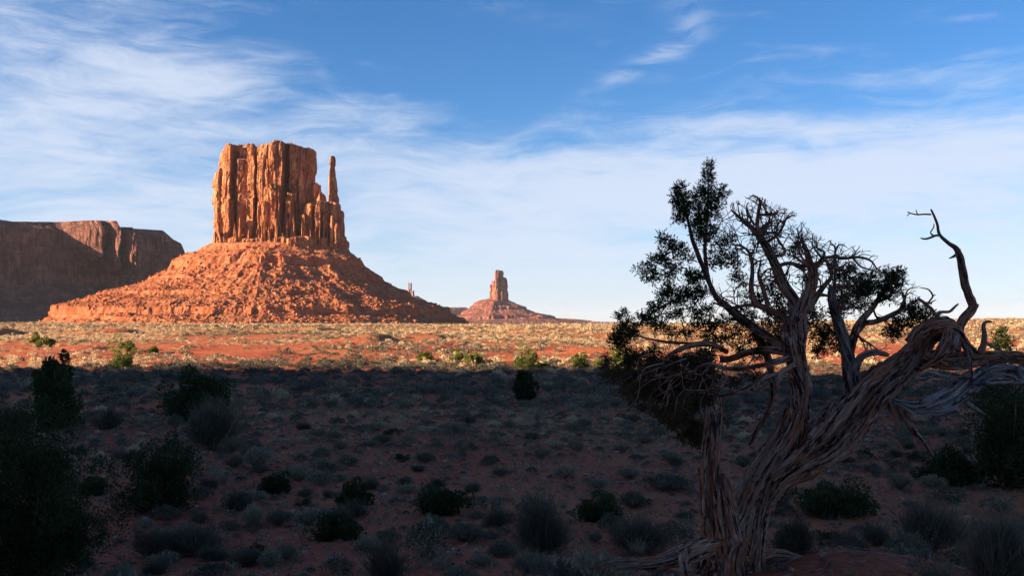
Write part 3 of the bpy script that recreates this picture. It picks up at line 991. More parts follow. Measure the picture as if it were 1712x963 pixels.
# ------------------------------------------------------------------ the old juniper
def old_juniper():
    Y = 8.0
    base = P(1225, 940, Y)
    base[2] = float(ground(base[0], base[1])) - 0.02
    root = empty('juniper_tree', base, 'old twisted juniper with bare grey limbs and a leaning shredded trunk in the right foreground', 'tree')
    rg = np.random.default_rng(21)
    attach = []      # world points on limbs where twigs can start: (point, direction, radius, kind)

    def W(name, rows, mat='bark', lab=None, tw=0.0, split=False, **k):
        k.setdefault('k', 0.78)
        if split:
            for i, r in enumerate(rows):
                W(name, [r], mat, lab, tw, **{**k, 'seed': k.get('seed', 1) + i * 3})
            return
        mb = MB()
        res = [wood(mb, r, **{**k, 'seed': k.get('seed', 1) + i * 3}) for i, r in enumerate(rows)]
        o = mb.build(name, M[mat], root, smooth=True, sharp=50)
        if lab: o['label'] = lab
        for p, r in res:
            attach.append((p, r, tw))
        return res

    # trunk: several twisted cords of bark side by side
    W('trunk', [
        [(1208, 962, 7.95, 54), (1214, 932, 7.95, 42), (1232, 885, 8.0, 33), (1252, 840, 8.0, 26), (1276, 792, 8.0, 28), (1300, 757, 8.0, 26), (1322, 722, 8.0, 22), (1334, 688, 8.0, 19)],
        [(1240, 960, 8.0, 38), (1254, 905, 8.05, 27), (1264, 855, 8.1, 23), (1290, 803, 8.1, 28), (1338, 766, 8.1, 33), (1384, 736, 8.1, 35), (1422, 698, 8.1, 33), (1448, 664, 8.1, 30), (1478, 636, 8.1, 29), (1508, 616, 8.1, 24), (1528, 592, 8.1, 19), (1546, 566, 8.1, 17), (1572, 548, 8.1, 15)],
        [(1195, 950, 7.85, 20), (1218, 905, 7.82, 15), (1243, 858, 7.85, 12), (1268, 812, 7.85, 12), (1298, 765, 7.85, 11), (1330, 712, 7.87, 9), (1345, 660, 7.9, 7), (1340, 610, 7.9, 5)],
        [(1258, 950, 7.9, 18), (1268, 900, 7.88, 12), (1278, 850, 7.9, 9), (1308, 808, 7.9, 11), (1352, 782, 7.9, 13), (1400, 755, 7.9, 14), (1440, 712, 7.9, 14), (1470, 670, 7.92, 12), (1505, 640, 7.95, 9)],
        [(1290, 800, 7.85, 6), (1330, 768, 7.78, 9), (1375, 722, 7.78, 11), (1415, 680, 7.8, 10), (1450, 640, 7.85, 9), (1490, 612, 7.9, 8), (1520, 580, 7.95, 6)]],
      sides=110, ridge=0.20, twist=0.9, knob=0.22, k=1.0, lobes=4.2, lab='leaning trunk of shredded red-brown bark')
    W('limb', [[(1322, 745, 7.98, 20), (1332, 700, 7.95, 21), (1338, 655, 7.95, 20), (1332, 612, 7.95, 19), (1328, 578, 7.93, 22), (1330, 550, 7.93, 24), (1334, 525, 7.95, 17), (1326, 500, 8.0, 12), (1311, 478, 8.0, 11), (1298, 447, 8.02, 9.5), (1280, 412, 8.0, 8), (1263, 388, 8.0, 6), (1245, 371, 8.0, 4.5), (1228, 356, 8.0, 2.2), (1222, 350, 8.0, 1.2)]],
      sides=48, ridge=0.30, twist=2.0, knob=0.15, lab='upright twisted limb rising from the fork of the trunk', tw=1.0)
    W('limb', [[(1334, 535, 7.93, 15), (1345, 505, 7.9, 12), (1356, 480, 7.9, 11), (1360, 455, 7.9, 9), (1352, 432, 7.9, 5), (1344, 408, 7.9, 3), (1339, 392, 7.9, 1.6)]], sides=28, ridge=0.26, seed=5, tw=1.0)
    W('limb', [[(1426, 655, 8.05, 20), (1424, 628, 8.0, 17), (1418, 594, 8.0, 13), (1408, 560, 8.0, 11), (1397, 525, 7.97, 9), (1391, 500, 7.95, 9), (1391, 484, 7.95, 8.5), (1394, 476, 7.95, 3), (1396, 448, 7.95, 2), (1397, 424, 7.95, 1)]],
      sides=36, ridge=0.26, seed=9, mat='deadwood', tw=0.8)
    W('limb', [[(1420, 600, 8.0, 8), (1426, 570, 8.0, 9), (1434, 545, 8.05, 8), (1446, 530, 8.1, 7), (1462, 511, 8.15, 6), (1474, 490, 8.15, 4.5), (1490, 474, 8.15, 3), (1500, 466, 8.15, 1.5)]], sides=20, ridge=0.22, seed=12, tw=1.0)
    W('limb', [[(1428, 560, 8.05, 6), (1445, 541, 8.1, 6), (1462, 538, 8.2, 5.5), (1488, 528, 8.2, 5), (1506, 517, 8.25, 4.5), (1512, 500, 8.25, 3), (1508, 488, 8.25, 1.6)]], sides=18, ridge=0.2, seed=14, tw=1.0)
    W('dead_stub', [[(1428, 625, 7.95, 9), (1434, 604, 7.9, 8), (1446, 593, 7.86, 7.5), (1464, 589, 7.85, 6.5), (1478, 592, 7.85, 5), (1486, 594, 7.85, 3)]], sides=24, ridge=0.28, seed=17, mat='deadwood', lab='short curved grey stub')
    # knotted head of the leaning trunk and the log running out of frame
    W('limb', [[(1500, 625, 8.1, 18), (1530, 604, 8.1, 20), (1565, 600, 8.1, 19), (1602, 602, 8.1, 15), (1640, 600, 8.1, 14), (1680, 597, 8.1, 14), (1712, 602, 8.1, 13), (1745, 618, 8.1, 11), (1790, 640, 8.1, 8), (1830, 650, 8.1, 5)],
               [(1520, 575, 8.0, 11), (1545, 552, 7.95, 15), (1575, 543, 7.9, 16), (1596, 550, 7.95, 12), (1612, 572, 8.0, 10), (1628, 592, 8.05, 11), (1650, 596, 8.05, 8)],
               [(1582, 536, 7.9, 8), (1583, 560, 7.86, 9), (1574, 580, 7.85, 8), (1560, 600, 7.88, 6)],
               [(1600, 560, 7.9, 6), (1590, 582, 7.87, 7), (1570, 600, 7.85, 6), (1540, 618, 7.9, 4)],
               [(1545, 596, 7.95, 10), (1580, 612, 7.9, 9), (1615, 612, 7.92, 7), (1650, 606, 8.0, 5)]],
      sides=40, ridge=0.32, seed=20, twist=2.2, knob=0.25, lab='knotted horizontal limb running out to the right')
    W('dead_limb', [[(1598, 585, 8.0, 12), (1602, 562, 8.0, 10.5), (1610, 535, 8.0, 10), (1626, 515, 8.0, 9), (1622, 498, 8.0, 9), (1613, 470, 8.0, 7.5), (1606, 440, 8.0, 6.5), (1600, 416, 8.0, 5.5), (1586, 405, 8.0, 4), (1573, 393, 8.0, 3.6), (1566, 375, 8.0, 3), (1558, 355, 8.0, 2.4), (1556, 349, 8.0, 1.8)],
                    [(1557, 358, 8.0, 1.8), (1547, 358, 7.98, 1.7), (1532, 358, 7.96, 1.6), (1522, 356, 7.95, 1.3), (1517, 361, 7.95, 0.8)], [(1523, 357, 7.95, 1.2), (1517, 354, 7.95, 0.7)], [(1533, 358, 7.96, 1.2), (1531, 351, 7.95, 0.8)],
                    [(1574, 395, 8.0, 3), (1565, 394, 7.98, 2.8), (1556, 397, 7.96, 2.4), (1546, 399, 7.95, 2), (1539, 398, 7.94, 1.5)],
                    [(1563, 395, 7.98, 2), (1556, 391, 7.98, 1.6), (1557, 386, 7.98, 1.3), (1561, 381, 7.98, 1.2), (1561, 374, 7.98, 0.8)],
                    [(1600, 424, 8.0, 4), (1594, 429, 7.98, 2.5), (1587, 432, 7.97, 1)], [(1603, 424, 8.0, 4), (1606, 416, 8.0, 1)],
                    [(1626, 516, 8.0, 6), (1633, 514, 8.0, 4), (1636, 508, 8.0, 1.5)]],
      sides=26, ridge=0.22, seed=30, knob=0.28, lab='tall bare snag bent at the top, standing on the right', jit=0.15)
    W('dead_limb', [[(1566, 545, 8.0, 5), (1568, 528, 8.0, 4.5), (1572, 522, 8.0, 3), (1586, 521, 8.0, 2.8), (1594, 514, 8.0, 2.4), (1603, 508, 8.0, 1.5)], [(1567, 530, 8.0, 3.5), (1558, 518, 8.0, 3), (1545, 507, 8.02, 3), (1534, 498, 8.05, 1.5)],
                    [(1548, 508, 8.0, 2), (1556, 500, 8.0, 1.8), (1559, 494, 8.0, 1.8), (1552, 485, 8.0, 1.5), (1544, 483, 8.0, 1.2), (1536, 481, 8.0, 0.6)], [(1558, 495, 8.0, 1.6), (1564, 493, 8.0, 0.8)], [(1552, 508, 8.0, 1.6), (1564, 501, 8.0, 0.7)]],
      sides=14, ridge=0.15, seed=40, jit=0.2, k=0.9)
    W('dead_limb', [[(1640, 590, 8.0, 8), (1645, 572, 7.98, 6), (1646, 558, 7.95, 4.5), (1644, 545, 7.95, 4), (1649, 538, 7.95, 3), (1659, 538, 7.95, 1.6)], [(1646, 572, 8.0, 4), (1660, 580, 7.98, 3), (1672, 586, 7.98, 1.5)], [(1630, 585, 7.95, 4), (1618, 572, 7.9, 2.2), (1612, 560, 7.9, 1)]], sides=20, ridge=0.2, seed=44, lab='small hook-shaped dead branch')
    W('dead_limb', [[(1612, 575, 7.85, 5), (1620, 590, 7.82, 7), (1623, 622, 7.8, 7), (1623, 648, 7.8, 6), (1620, 672, 7.8, 3)]], mat='deadwood', sides=22, ridge=0.25, seed=47, flat=0.5, lab='flat grey strip of wood hanging straight down')
    W('dead_limb', [[(1770, 640, 8.2, 12), (1730, 628, 8.1, 13), (1700, 623, 8.0, 12), (1672, 618, 7.95, 11), (1642, 622, 7.9, 10), (1616, 640, 7.85, 13), (1592, 660, 7.82, 17), (1560, 675, 7.8, 16), (1530, 682, 7.8, 12), (1506, 674, 7.8, 6), (1492, 668, 7.8, 2)],
                    [(1720, 640, 8.0, 7), (1690, 632, 7.9, 8), (1655, 630, 7.85, 6), (1620, 655, 7.8, 8), (1585, 682, 7.77, 8), (1545, 690, 7.77, 5), (1515, 683, 7.8, 2)]],
      mat='deadwood', sides=56, ridge=0.36, twist=0.9, seed=50, knob=0.12, lab='thick split grey limb sagging below the log')
    W('dead_limb', [[(1484, 662, 7.95, 4), (1488, 676, 7.9, 6), (1496, 696, 7.88, 6), (1500, 712, 7.87, 4), (1502, 722, 7.87, 1.5)], [(1500, 678, 7.9, 5), (1512, 694, 7.85, 6), (1526, 718, 7.83, 6), (1545, 742, 7.8, 4.5), (1556, 757, 7.8, 3), (1563, 764, 7.8, 1)]], sides=22, ridge=0.3, seed=56, lab='torn strips of wood hanging under the limb')
    W('dead_limb', [[(1612, 668, 7.85, 4), (1628, 682, 7.83, 4.5), (1640, 690, 7.83, 3), (1648, 694, 7.83, 1)], [(1628, 645, 7.8, 3), (1650, 642, 7.75, 4), (1680, 640, 7.75, 4), (1712, 642, 7.75, 4), (1750, 650, 7.75, 3)], [(1555, 622, 7.8, 3), (1575, 628, 7.78, 4), (1600, 634, 7.78, 4), (1625, 628, 7.8, 2)], [(1530, 634, 7.8, 1.5), (1545, 636, 7.8, 3), (1560, 628, 7.8, 2)], [(1700, 612, 7.9, 5), (1715, 650, 7.85, 4), (1722, 690, 7.8, 2)], [(1690, 625, 7.9, 4), (1708, 640, 7.85, 5), (1725, 636, 7.85, 5)]], sides=16, ridge=0.22, seed=60, mat='deadwood', split=True)
    # stump with a splintered top and a rotten stub beside it
    W('dead_stump', [[(1200, 955, 7.85, 30), (1194, 905, 7.82, 25), (1188, 862, 7.8, 20), (1185, 810, 7.8, 17), (1188, 760, 7.8, 15.5), (1192, 712, 7.8, 15), (1191, 690, 7.8, 11), (1188, 680, 7.8, 4)],
                     [(1196, 760, 7.8, 8), (1199, 700, 7.8, 9), (1200, 672, 7.8, 6.5), (1197, 655, 7.8, 4), (1195, 640, 7.8, 1)], [(1180, 900, 7.75, 9), (1176, 840, 7.74, 7), (1175, 770, 7.74, 5), (1182, 700, 7.76, 4), (1181, 676, 7.77, 1)],
                     [(1205, 900, 7.72, 9), (1200, 850, 7.7, 8), (1198, 790, 7.72, 6), (1200, 730, 7.74, 5), (1205, 690, 7.76, 2)], [(1177, 786, 7.8, 6), (1165, 792, 7.75, 4.5), (1152, 797, 7.72, 3), (1145, 800, 7.7, 1.5)]],
      sides=44, ridge=0.32, seed=66, twist=0.5, knob=0.12, lab='dead upright stump with a splintered top')
    W('dead_stump', [[(1226, 905, 7.8, 22), (1222, 868, 7.78, 16), (1216, 830, 7.77, 13), (1211, 804, 7.77, 9), (1208, 792, 7.77, 5)]], sides=30, ridge=0.3, seed=72, lab='low dark rotten stub between stump and trunk')
    W('root', [[(1215, 905, 7.85, 18), (1180, 912, 7.75, 18), (1145, 922, 7.65, 14), (1105, 936, 7.6, 9), (1060, 942, 7.6, 7), (1020, 944, 7.6, 5), (985, 952, 7.6, 3)], [(1150, 920, 7.65, 10), (1143, 936, 7.5, 9), (1146, 965, 7.3, 8), (1150, 990, 7.2, 6)],
               [(1240, 935, 7.9, 22), (1275, 928, 7.95, 16), (1310, 930, 8.0, 10), (1345, 938, 8.0, 5), (1370, 948, 8.0, 2)], [(1195, 915, 7.8, 16), (1150, 935, 7.6, 10), (1090, 948, 7.5, 7), (1030, 950, 7.5, 4)]],
      sides=32, ridge=0.3, seed=75, knob=0.2)
    # live limb crossing to the left and its two leaders
    W('limb', [[(1318, 590, 8.0, 12), (1292, 568, 8.15, 12), (1262, 548, 8.25, 11), (1238, 532, 8.35, 10), (1217, 514, 8.4, 9), (1200, 500, 8.45, 8), (1188, 478, 8.45, 7), (1176, 448, 8.45, 6.5), (1165, 420, 8.45, 6), (1157, 398, 8.45, 5), (1152, 376, 8.45, 4), (1146, 352, 8.45, 3), (1138, 330, 8.45, 1.5)],
               [(1192, 490, 8.45, 6), (1183, 460, 8.5, 5.5), (1179, 428, 8.5, 5), (1180, 390, 8.5, 4), (1183, 350, 8.5, 3), (1184, 315, 8.5, 2), (1184, 282, 8.5, 1), (1184, 268, 8.5, 0.6)]],
      sides=26, ridge=0.2, seed=80, k=0.6, tw=0.25, lab='live limb reaching up to the left and carrying the green crown')
    W('limb', [[(1205, 602, 8.45, 8), (1222, 600, 8.4, 8), (1250, 590, 8.3, 8), (1285, 585, 8.15, 9), (1315, 590, 8.0, 10)]], sides=24, ridge=0.22, seed=84, k=0.66)
    W('limb', [[(1262, 545, 8.3, 8), (1270, 570, 8.4, 9), (1284, 600, 8.45, 8), (1292, 650, 8.5, 7), (1283, 690, 8.5, 6), (1268, 716, 8.5, 5), (1252, 745, 8.5, 4)]], sides=18, ridge=0.2, seed=87)
    W('limb', [[(1330, 592, 7.95, 9), (1312, 600, 7.9, 7), (1282, 608, 7.85, 6), (1254, 614, 7.85, 5), (1216, 617, 7.85, 4.5), (1186, 610, 7.9, 4), (1160, 618, 7.9, 2)], [(1218, 588, 8.3, 5), (1190, 578, 8.2, 5.5), (1160, 577, 8.15, 6), (1135, 586, 8.1, 5), (1112, 602, 8.1, 3)],
               [(1160, 574, 8.2, 3), (1135, 574, 8.2, 3), (1100, 570, 8.2, 2.6), (1072, 563, 8.2, 2), (1050, 552, 8.2, 1.2)], [(1322, 628, 7.85, 5), (1298, 628, 7.8, 5), (1269, 640, 7.75, 4.5), (1244, 652, 7.75, 4), (1214, 661, 7.75, 3), (1180, 655, 7.8, 2.4), (1145, 652, 7.8, 1.5)],
               [(1328, 610, 7.85, 6), (1308, 622, 7.78, 7), (1302, 640, 7.75, 4.5), (1300, 652, 7.74, 1.5)]],
      sides=16, ridge=0.2, seed=90, tw=0.5, jit=0.2, split=True)
    # thick grey boughs weaving through the crown
    W('limb', [[(1340, 560, 8.0, 8), (1318, 540, 8.05, 8), (1290, 520, 8.1, 7), (1262, 506, 8.1, 6), (1256, 480, 8.1, 5.5), (1258, 450, 8.1, 4.5), (1254, 425, 8.1, 3.5), (1240, 412, 8.1, 2), (1215, 408, 8.1, 1.2)],
               [(1290, 520, 8.1, 5), (1255, 510, 8.1, 4), (1220, 515, 8.15, 3), (1190, 505, 8.2, 1.5)], [(1284, 512, 8.1, 5), (1276, 485, 8.1, 4.5), (1268, 460, 8.1, 3), (1272, 440, 8.1, 1.6)]], sides=18, ridge=0.2, seed=94, tw=0.9, split=True)
    W('limb', [[(1350, 520, 7.95, 8), (1362, 500, 8.0, 7), (1378, 478, 8.05, 5.5), (1390, 462, 8.1, 4), (1384, 440, 8.1, 4), (1378, 432, 8.1, 4), (1394, 430, 8.1, 3.8), (1412, 432, 8.1, 3.4), (1436, 430, 8.1, 2.8), (1456, 436, 8.1, 2), (1468, 452, 8.1, 1.3), (1482, 458, 8.1, 0.8)],
               [(1300, 445, 8.0, 4), (1318, 440, 8.0, 4), (1345, 445, 8.0, 4.5), (1375, 438, 8.05, 4)], [(1425, 431, 8.1, 2.4), (1440, 446, 8.1, 2), (1460, 452, 8.1, 1.6), (1480, 462, 8.1, 1)]], sides=16, ridge=0.18, seed=97, tw=1.0, split=True)
    W('limb', [[(1276, 403, 8.0, 4), (1266, 382, 7.98, 3.6), (1268, 358, 7.98, 3), (1271, 340, 7.98, 2), (1266, 330, 7.98, 1.2), (1258, 325, 7.98, 0.7)], [(1268, 358, 7.98, 2.5), (1290, 359, 7.95, 2.2), (1299, 357, 7.95, 1.6), (1298, 350, 7.95, 0.8)], [(1267, 385, 8, 3), (1285, 372, 8, 2), (1290, 355, 8, 1)],
               [(1282, 405, 8.0, 3), (1300, 393, 8.0, 2.6), (1310, 375, 8.0, 2.2), (1318, 362, 8.0, 1.6), (1328, 359, 8.0, 0.8)], [(1260, 376, 8, 2.4), (1252, 362, 8, 1.8), (1248, 345, 8, 1.2), (1251, 338, 8, .7)],
               [(1292, 430, 8.0, 3), (1312, 424, 8.0, 2.5), (1300, 400, 8.0, 2), (1292, 385, 8, 1.4), (1289, 365, 8, .8)], [(1356, 440, 7.9, 3), (1346, 410, 7.9, 2.2), (1336, 395, 7.9, 1.5), (1331, 380, 7.9, 0.8)], [(1360, 450, 7.9, 3), (1378, 424, 7.9, 2.2), (1366, 415, 7.9, 1.5), (1364, 402, 7.9, 0.8)],
               [(1395, 428, 8.1, 2), (1398, 415, 8.1, 1.6), (1406, 409, 8.1, 1.1), (1416, 413, 8.1, 0.6)], [(1374, 430, 8.1, 2), (1364, 418, 8.1, 1.5), (1357, 408, 8.1, 1)], [(1416, 431, 8.1, 1.8), (1432, 424, 8.1, 1.2), (1438, 418, 8.1, .6)]],
      sides=10, ridge=0.1, seed=100, tw=1.6, jit=0.25, k=1.0, split=True)

    # ---- dead twig tangle
    tw = MB()

    def in_region(px, py):
        return 1205 < px < 1520 and py > 320

    def topx(w):
        dy = w[1]
        u, z = w[0] / dy, w[2] / dy
        k = math.tan(math.atan(z) - PITCH)
        return CX + u * FPX, CY - k * FPX

    def twig(p, d, ln, r, depth, seed):
        rg2 = np.random.default_rng(seed)
        n = max(4, int(ln / 0.022))
        pts = [p]
        q = p.copy()
        d = d / np.linalg.norm(d)
        bend = rg2.normal(size=3) * 0.14
        for i in range(n):
            tx, ty = topx(q)
            if ty < np.interp(tx, [1150, 1205, 1262, 1330, 1362, 1400, 1450, 1500, 1545, 1600], [380, 345, 322, 352, 390, 402, 412, 448, 478, 520]) + 4: break
            bend = bend * 0.6 + rg2.normal(size=3) * 0.15 + (rg2.normal(size=3) * 0.5 if rg2.random() < 0.14 else 0)
            d = d + bend
            d[2] += 0.02
            d[1] *= 0.93
            d /= np.linalg.norm(d)
            q = q + d * ln / n
            pts.append(q.copy())
            if depth > 0 and i > 0 and rg2.random() < 0.42:
                dd = d + rg2.normal(size=3) * 0.75
                twig(q.copy(), dd, ln * rg2.uniform(0.35, 0.65), r * (1 - 0.75 * i / n) * 0.7, depth - 1, int(rg2.integers(1 << 30)))
        pts = np.array(pts)
        if len(pts) < 3: return
        rad = np.linspace(r, max(r * 0.3, 0.0019), len(pts))
        tube(tw, pts, rad, 5 if r > 0.005 else 4, 0, 0, 1, 0.2, cap=False)

    cnt = 0
    for path, r, wgt in attach:
        if wgt <= 0: continue
        m = len(path)
        L = m * 0.02
        k = rg.poisson(L * 15 * wgt)
        for _ in range(k):
            i = int(m * rg.uniform(0.30, 1.0)) - 1
            i = max(1, min(m - 2, i))
            p = path[i]
            px, py = topx(p)
            if not in_region(px, py): continue
            T = path[i + 1] - path[i - 1]
            T /= np.linalg.norm(T)
            d = T * 0.5 + rg.normal(size=3) * np.array([0.8, 0.5, 0.6]) + np.array([0, 0, 0.35])
            twig(p.copy(), d, rg.uniform(0.10, 0.34), min(0.017, r[i] * 0.75) * rg.uniform(.5, 1), 2, int(rg.integers(1 << 30)))
            cnt += 1
    o = tw.build('dead_twigs', M['bark'], root, smooth=True)
    tag(o, 'dense tangle of bare grey twigs above the trunk', kind='stuff')

    # ---- live foliage
    def fol(name, ell, dens, mat='juniper', Yc=8.45, seed=1, lab=None, up=0.5, tws=1.0, ln=0.031, wd=0.0042, dy=0.16):
        rg3 = np.random.default_rng(seed)
        b = MB()
        tb = MB()
        for (px, py, rx, ry) in ell:
            yy = Yc + rg3.uniform(-dy, dy)
            c = P(px, py, yy)
            sx, sz = 1.14 * rx * yy / FPX, 1.14 * ry * yy / FPX
            sy = 0.5 * (sx + sz)
            k = max(4, int(sx * sz * 1800 * 0.62))
            dd = rg3.normal(size=(k, 3))
            dd /= np.linalg.norm(dd, axis=1)[:, None]
            cc = c + dd * np.array([sx, sy, sz]) * rg3.uniform(0.15, 0.95, k)[:, None] ** 0.7
            rr = rg3.uniform(0.012, 0.036, k)[:, None] * np.ones(3)
            sprays(b, cc, rr, int(k * 12 * dens), rg3, ln, wd, up)
            # little stems from the middle of the clump to the tufts
            for j in range(int(k * 0.8)):
                st = c + (cc[j] - c) * rg3.uniform(0, 0.3) + np.array([0, 0, -0.3 * sz])
                mid = (st + cc[j]) / 2 + rg3.normal(size=3) * 0.012
                tube(tb, crom([st, mid, cc[j]], 6), np.linspace(0.0032, 0.0014, 6) * tws, 4, cap=False)
        o = b.build(name, M[mat], root)
        if lab: o['label'] = lab
        o2 = tb.build('foliage_stems', M['bark'], o)
        tag(o2, kind='stuff')
        return o

    fol('foliage', [(1184, 278, 4, 10), (1185, 292, 7, 9), (1184, 304, 10, 10), (1188, 318, 13, 11), (1184, 332, 17, 12), (1200, 326, 12, 9), (1172, 322, 8, 10), (1195, 345, 16, 13), (1178, 352, 18, 14), (1190, 368, 17, 12), (1168, 368, 16, 12), (1178, 385, 18, 14), (1196, 388, 12, 12), (1170, 395, 14, 10), (1182, 404, 14, 9), (1208, 320, 7, 8), (1164, 335, 8, 9)],
        0.8, seed=31, lab='pointed green leader at the top of the tree')
    fol('foliage', [(1134, 320, 11, 9), (1142, 330, 13, 11), (1130, 336, 10, 10), (1140, 346, 14, 10), (1152, 340, 10, 9), (1148, 358, 13, 10), (1136, 364, 9, 8), (1155, 368, 12, 9)], 1.15, seed=32)
    fol('foliage', [(1112, 400, 10, 8), (1124, 408, 14, 10), (1112, 418, 12, 9), (1134, 420, 14, 10), (1122, 432, 16, 9), (1146, 432, 12, 10), (1106, 438, 10, 8), (1090, 440, 9, 6), (1078, 454, 11, 7), (1092, 460, 12, 8), (1085, 468, 8, 6), (1112, 455, 12, 8), (1118, 470, 11, 10), (1132, 446, 13, 9)], 0.9, seed=33, tws=1.3)
    fol('foliage', [(1108, 488, 12, 12), (1124, 496, 14, 12), (1112, 508, 14, 10), (1134, 508, 15, 11), (1148, 488, 12, 14), (1158, 472, 13, 14), (1160, 500, 13, 14), (1176, 486, 10, 14), (1172, 462, 12, 12), (1150, 460, 12, 10), (1094, 518, 10, 9), (1085, 530, 8, 8), (1180, 520, 14, 12), (1160, 524, 16, 10), (1140, 528, 14, 9), (1120, 526, 14, 9)], 1.0, seed=34, tws=1.3)
    fol('foliage', [(1205, 410, 12, 10), (1216, 422, 10, 10), (1222, 436, 8, 9), (1204, 436, 14, 10), (1196, 424, 12, 10), (1190, 444, 10, 10), (1214, 402, 9, 7)], 0.85, seed=35)
    fol('foliage', [(1040, 530, 9, 9), (1044, 545, 11, 9), (1038, 558, 14, 9), (1052, 562, 14, 10), (1046, 575, 16, 9), (1030, 572, 9, 8), (1062, 552, 8, 7), (1074, 534, 7, 6), (1088, 540, 12, 7), (1104, 546, 12, 8), (1052, 588, 16, 8), (1062, 600, 18, 9)], 1.15, seed=36, Yc=8.2)
    fol('foliage', [(1122, 556, 14, 9), (1146, 552, 16, 10), (1168, 548, 16, 11), (1186, 562, 14, 14), (1198, 548, 14, 12), (1205, 570, 12, 12), (1214, 540, 12, 9), (1090, 590, 16, 8), (1120, 600, 16, 8), (1230, 528, 10, 8), (1180, 592, 14, 9), (1250, 520, 10, 8), (1258, 532, 12, 8), (1240, 548, 12, 8)], 0.95, seed=37, Yc=8.3)
    fol('foliage', [(1396, 452, 10, 9), (1410, 462, 13, 10), (1425, 452, 12, 9), (1420, 474, 16, 12), (1438, 478, 15, 13), (1452, 466, 12, 10), (1432, 494, 16, 12), (1450, 494, 14, 12), (1412, 492, 14, 12), (1460, 482, 9, 9), (1404, 508, 12, 12), (1420, 512, 14, 10), (1404, 528, 9, 9), (1440, 512, 10, 9)], 1.25, seed=38, Yc=8.15, lab='dark green clump right of the bare twigs')
    fol('foliage', [(1486, 458, 9, 8), (1496, 466, 11, 8), (1504, 460, 7, 7), (1486, 472, 10, 8), (1478, 482, 8, 7), (1500, 478, 7, 6), (1494, 494, 12, 7), (1478, 496, 8, 6)], 1.0, seed=39, Yc=8.15)
    fol('foliage', [(1520, 520, 10, 8), (1532, 526, 12, 8), (1546, 522, 12, 8), (1555, 532, 9, 7), (1538, 536, 13, 7), (1518, 538, 10, 6), (1508, 548, 9, 6), (1500, 540, 8, 5), (1530, 512, 9, 7)], 0.95, seed=40, Yc=8.15)
    fol('foliage', [(1372, 540, 11, 12), (1378, 556, 12, 14), (1392, 552, 12, 12), (1390, 572, 10, 12), (1372, 574, 8, 10), (1402, 560, 7, 8), (1365, 520, 8, 9), (1488, 555, 9, 7), (1496, 560, 9, 6), (1402, 584, 6, 6)], 1.0, seed=41, Yc=8.2)
    fol('foliage', [(1234, 445, 9, 8), (1228, 462, 8, 8), (1296, 498, 10, 9), (1318, 512, 8, 9), (1305, 530, 10, 9), (1282, 546, 12, 9), (1300, 552, 10, 8), (1352, 500, 7, 8), (1276, 560, 12, 8), (1290, 420, 5, 4), (1322, 425, 8, 6), (1335, 415, 6, 5), (1345, 470, 6, 6)], 0.8, seed=42, Yc=8.2)
    fol('foliage', [(1244, 478, 10, 9), (1252, 496, 12, 9), (1268, 500, 10, 8), (1290, 480, 9, 9), (1284, 520, 13, 10), (1302, 508, 10, 9), (1316, 540, 10, 11), (1296, 536, 14, 10), (1262, 562, 14, 10),
                    (1280, 578, 14, 11), (1300, 574, 12, 11), (1268, 592, 12, 9), (1244, 572, 12, 9), (1226, 558, 12, 9), (1308, 560, 9, 9), (1232, 588, 10, 7), (1362, 556, 8, 12), (1366, 590, 8, 8), (1352, 540, 6, 8)], 0.95, seed=45, Yc=8.35)
    fol('dead_foliage', [(1150, 690, 18, 12), (1165, 712, 16, 12), (1148, 728, 14, 10), (1170, 738, 12, 8), (1130, 705, 16, 10), (1112, 690, 18, 10), (1165, 672, 16, 12), (1140, 660, 18, 12), (1240, 615, 12, 7), (1262, 628, 12, 7), (1226, 640, 10, 7)], 0.9, mat='deadleaf', seed=46, Yc=8.45, up=-0.4, lab='lowest brown sprays hanging beside the stump')
    rg5 = np.random.default_rng(5)
    brown = []
    for i in range(110):
        x = rg5.uniform(1015, 1200); y = rg5.uniform(596, 745)
        if y > 615 + (x - 1000) * 0.8: continue
        brown.append((x, y, rg5.uniform(12, 22), rg5.uniform(8, 14)))
    fol('dead_foliage', brown, 0.85, mat='deadleaf', seed=43, Yc=8.4, dy=0.35, lab='drooping brown half-dead branches on the lower left', up=-0.5, tws=1.5)
    fol('foliage', [(1050, 612, 18, 10), (1080, 608, 18, 9), (1110, 618, 18, 10), (1140, 614, 18, 10), (1170, 612, 14, 9), (1066, 630, 14, 9), (1100, 640, 18, 10)], 0.8, seed=44, Yc=8.45)
    # drooping bare twigs through the brown part
    dr = MB()
    for i in range(34):
        x0, y0 = rg5.uniform(1090, 1210), rg5.uniform(590, 640)
        x1 = x0 - rg5.uniform(-30, 110); y1 = y0 + rg5.uniform(10, 110)
        yy = 8.1 + rg5.uniform(-0.25, 0.3)
        wood(dr, [(x0, y0, yy, 1.2), ((x0 * 2 + x1) / 3 + rg5.uniform(-14, 14), y0 + rg5.uniform(0, 24), yy - 0.05, 1.0), ((x0 + 2 * x1) / 3 + rg5.uniform(-10, 10), (y0 + 2 * y1) / 3 + rg5.uniform(-14, 8), yy - 0.08, 0.8), (x1, y1, yy - 0.1, 0.4)], n=16, jit=0.6, sides=4, ridge=0, knob=0.1, seed=i)
    o = dr.build('dead_twigs', M['bark'], root, smooth=True)
    tag(o, 'drooping bare twigs at the lower left of the crown', kind='stuff')
    return root


old_juniper()

# ------------------------------------------------------------------ shrubs
def to_px(p):
    p = np.asarray(p, float)
    u, z = p[..., 0] / p[..., 1], p[..., 2] / p[..., 1]
    k = np.tan(np.arctan(z) - PITCH)
    return CX + u * np.cos(PITCH) * FPX / 1.0, CY - k * FPX


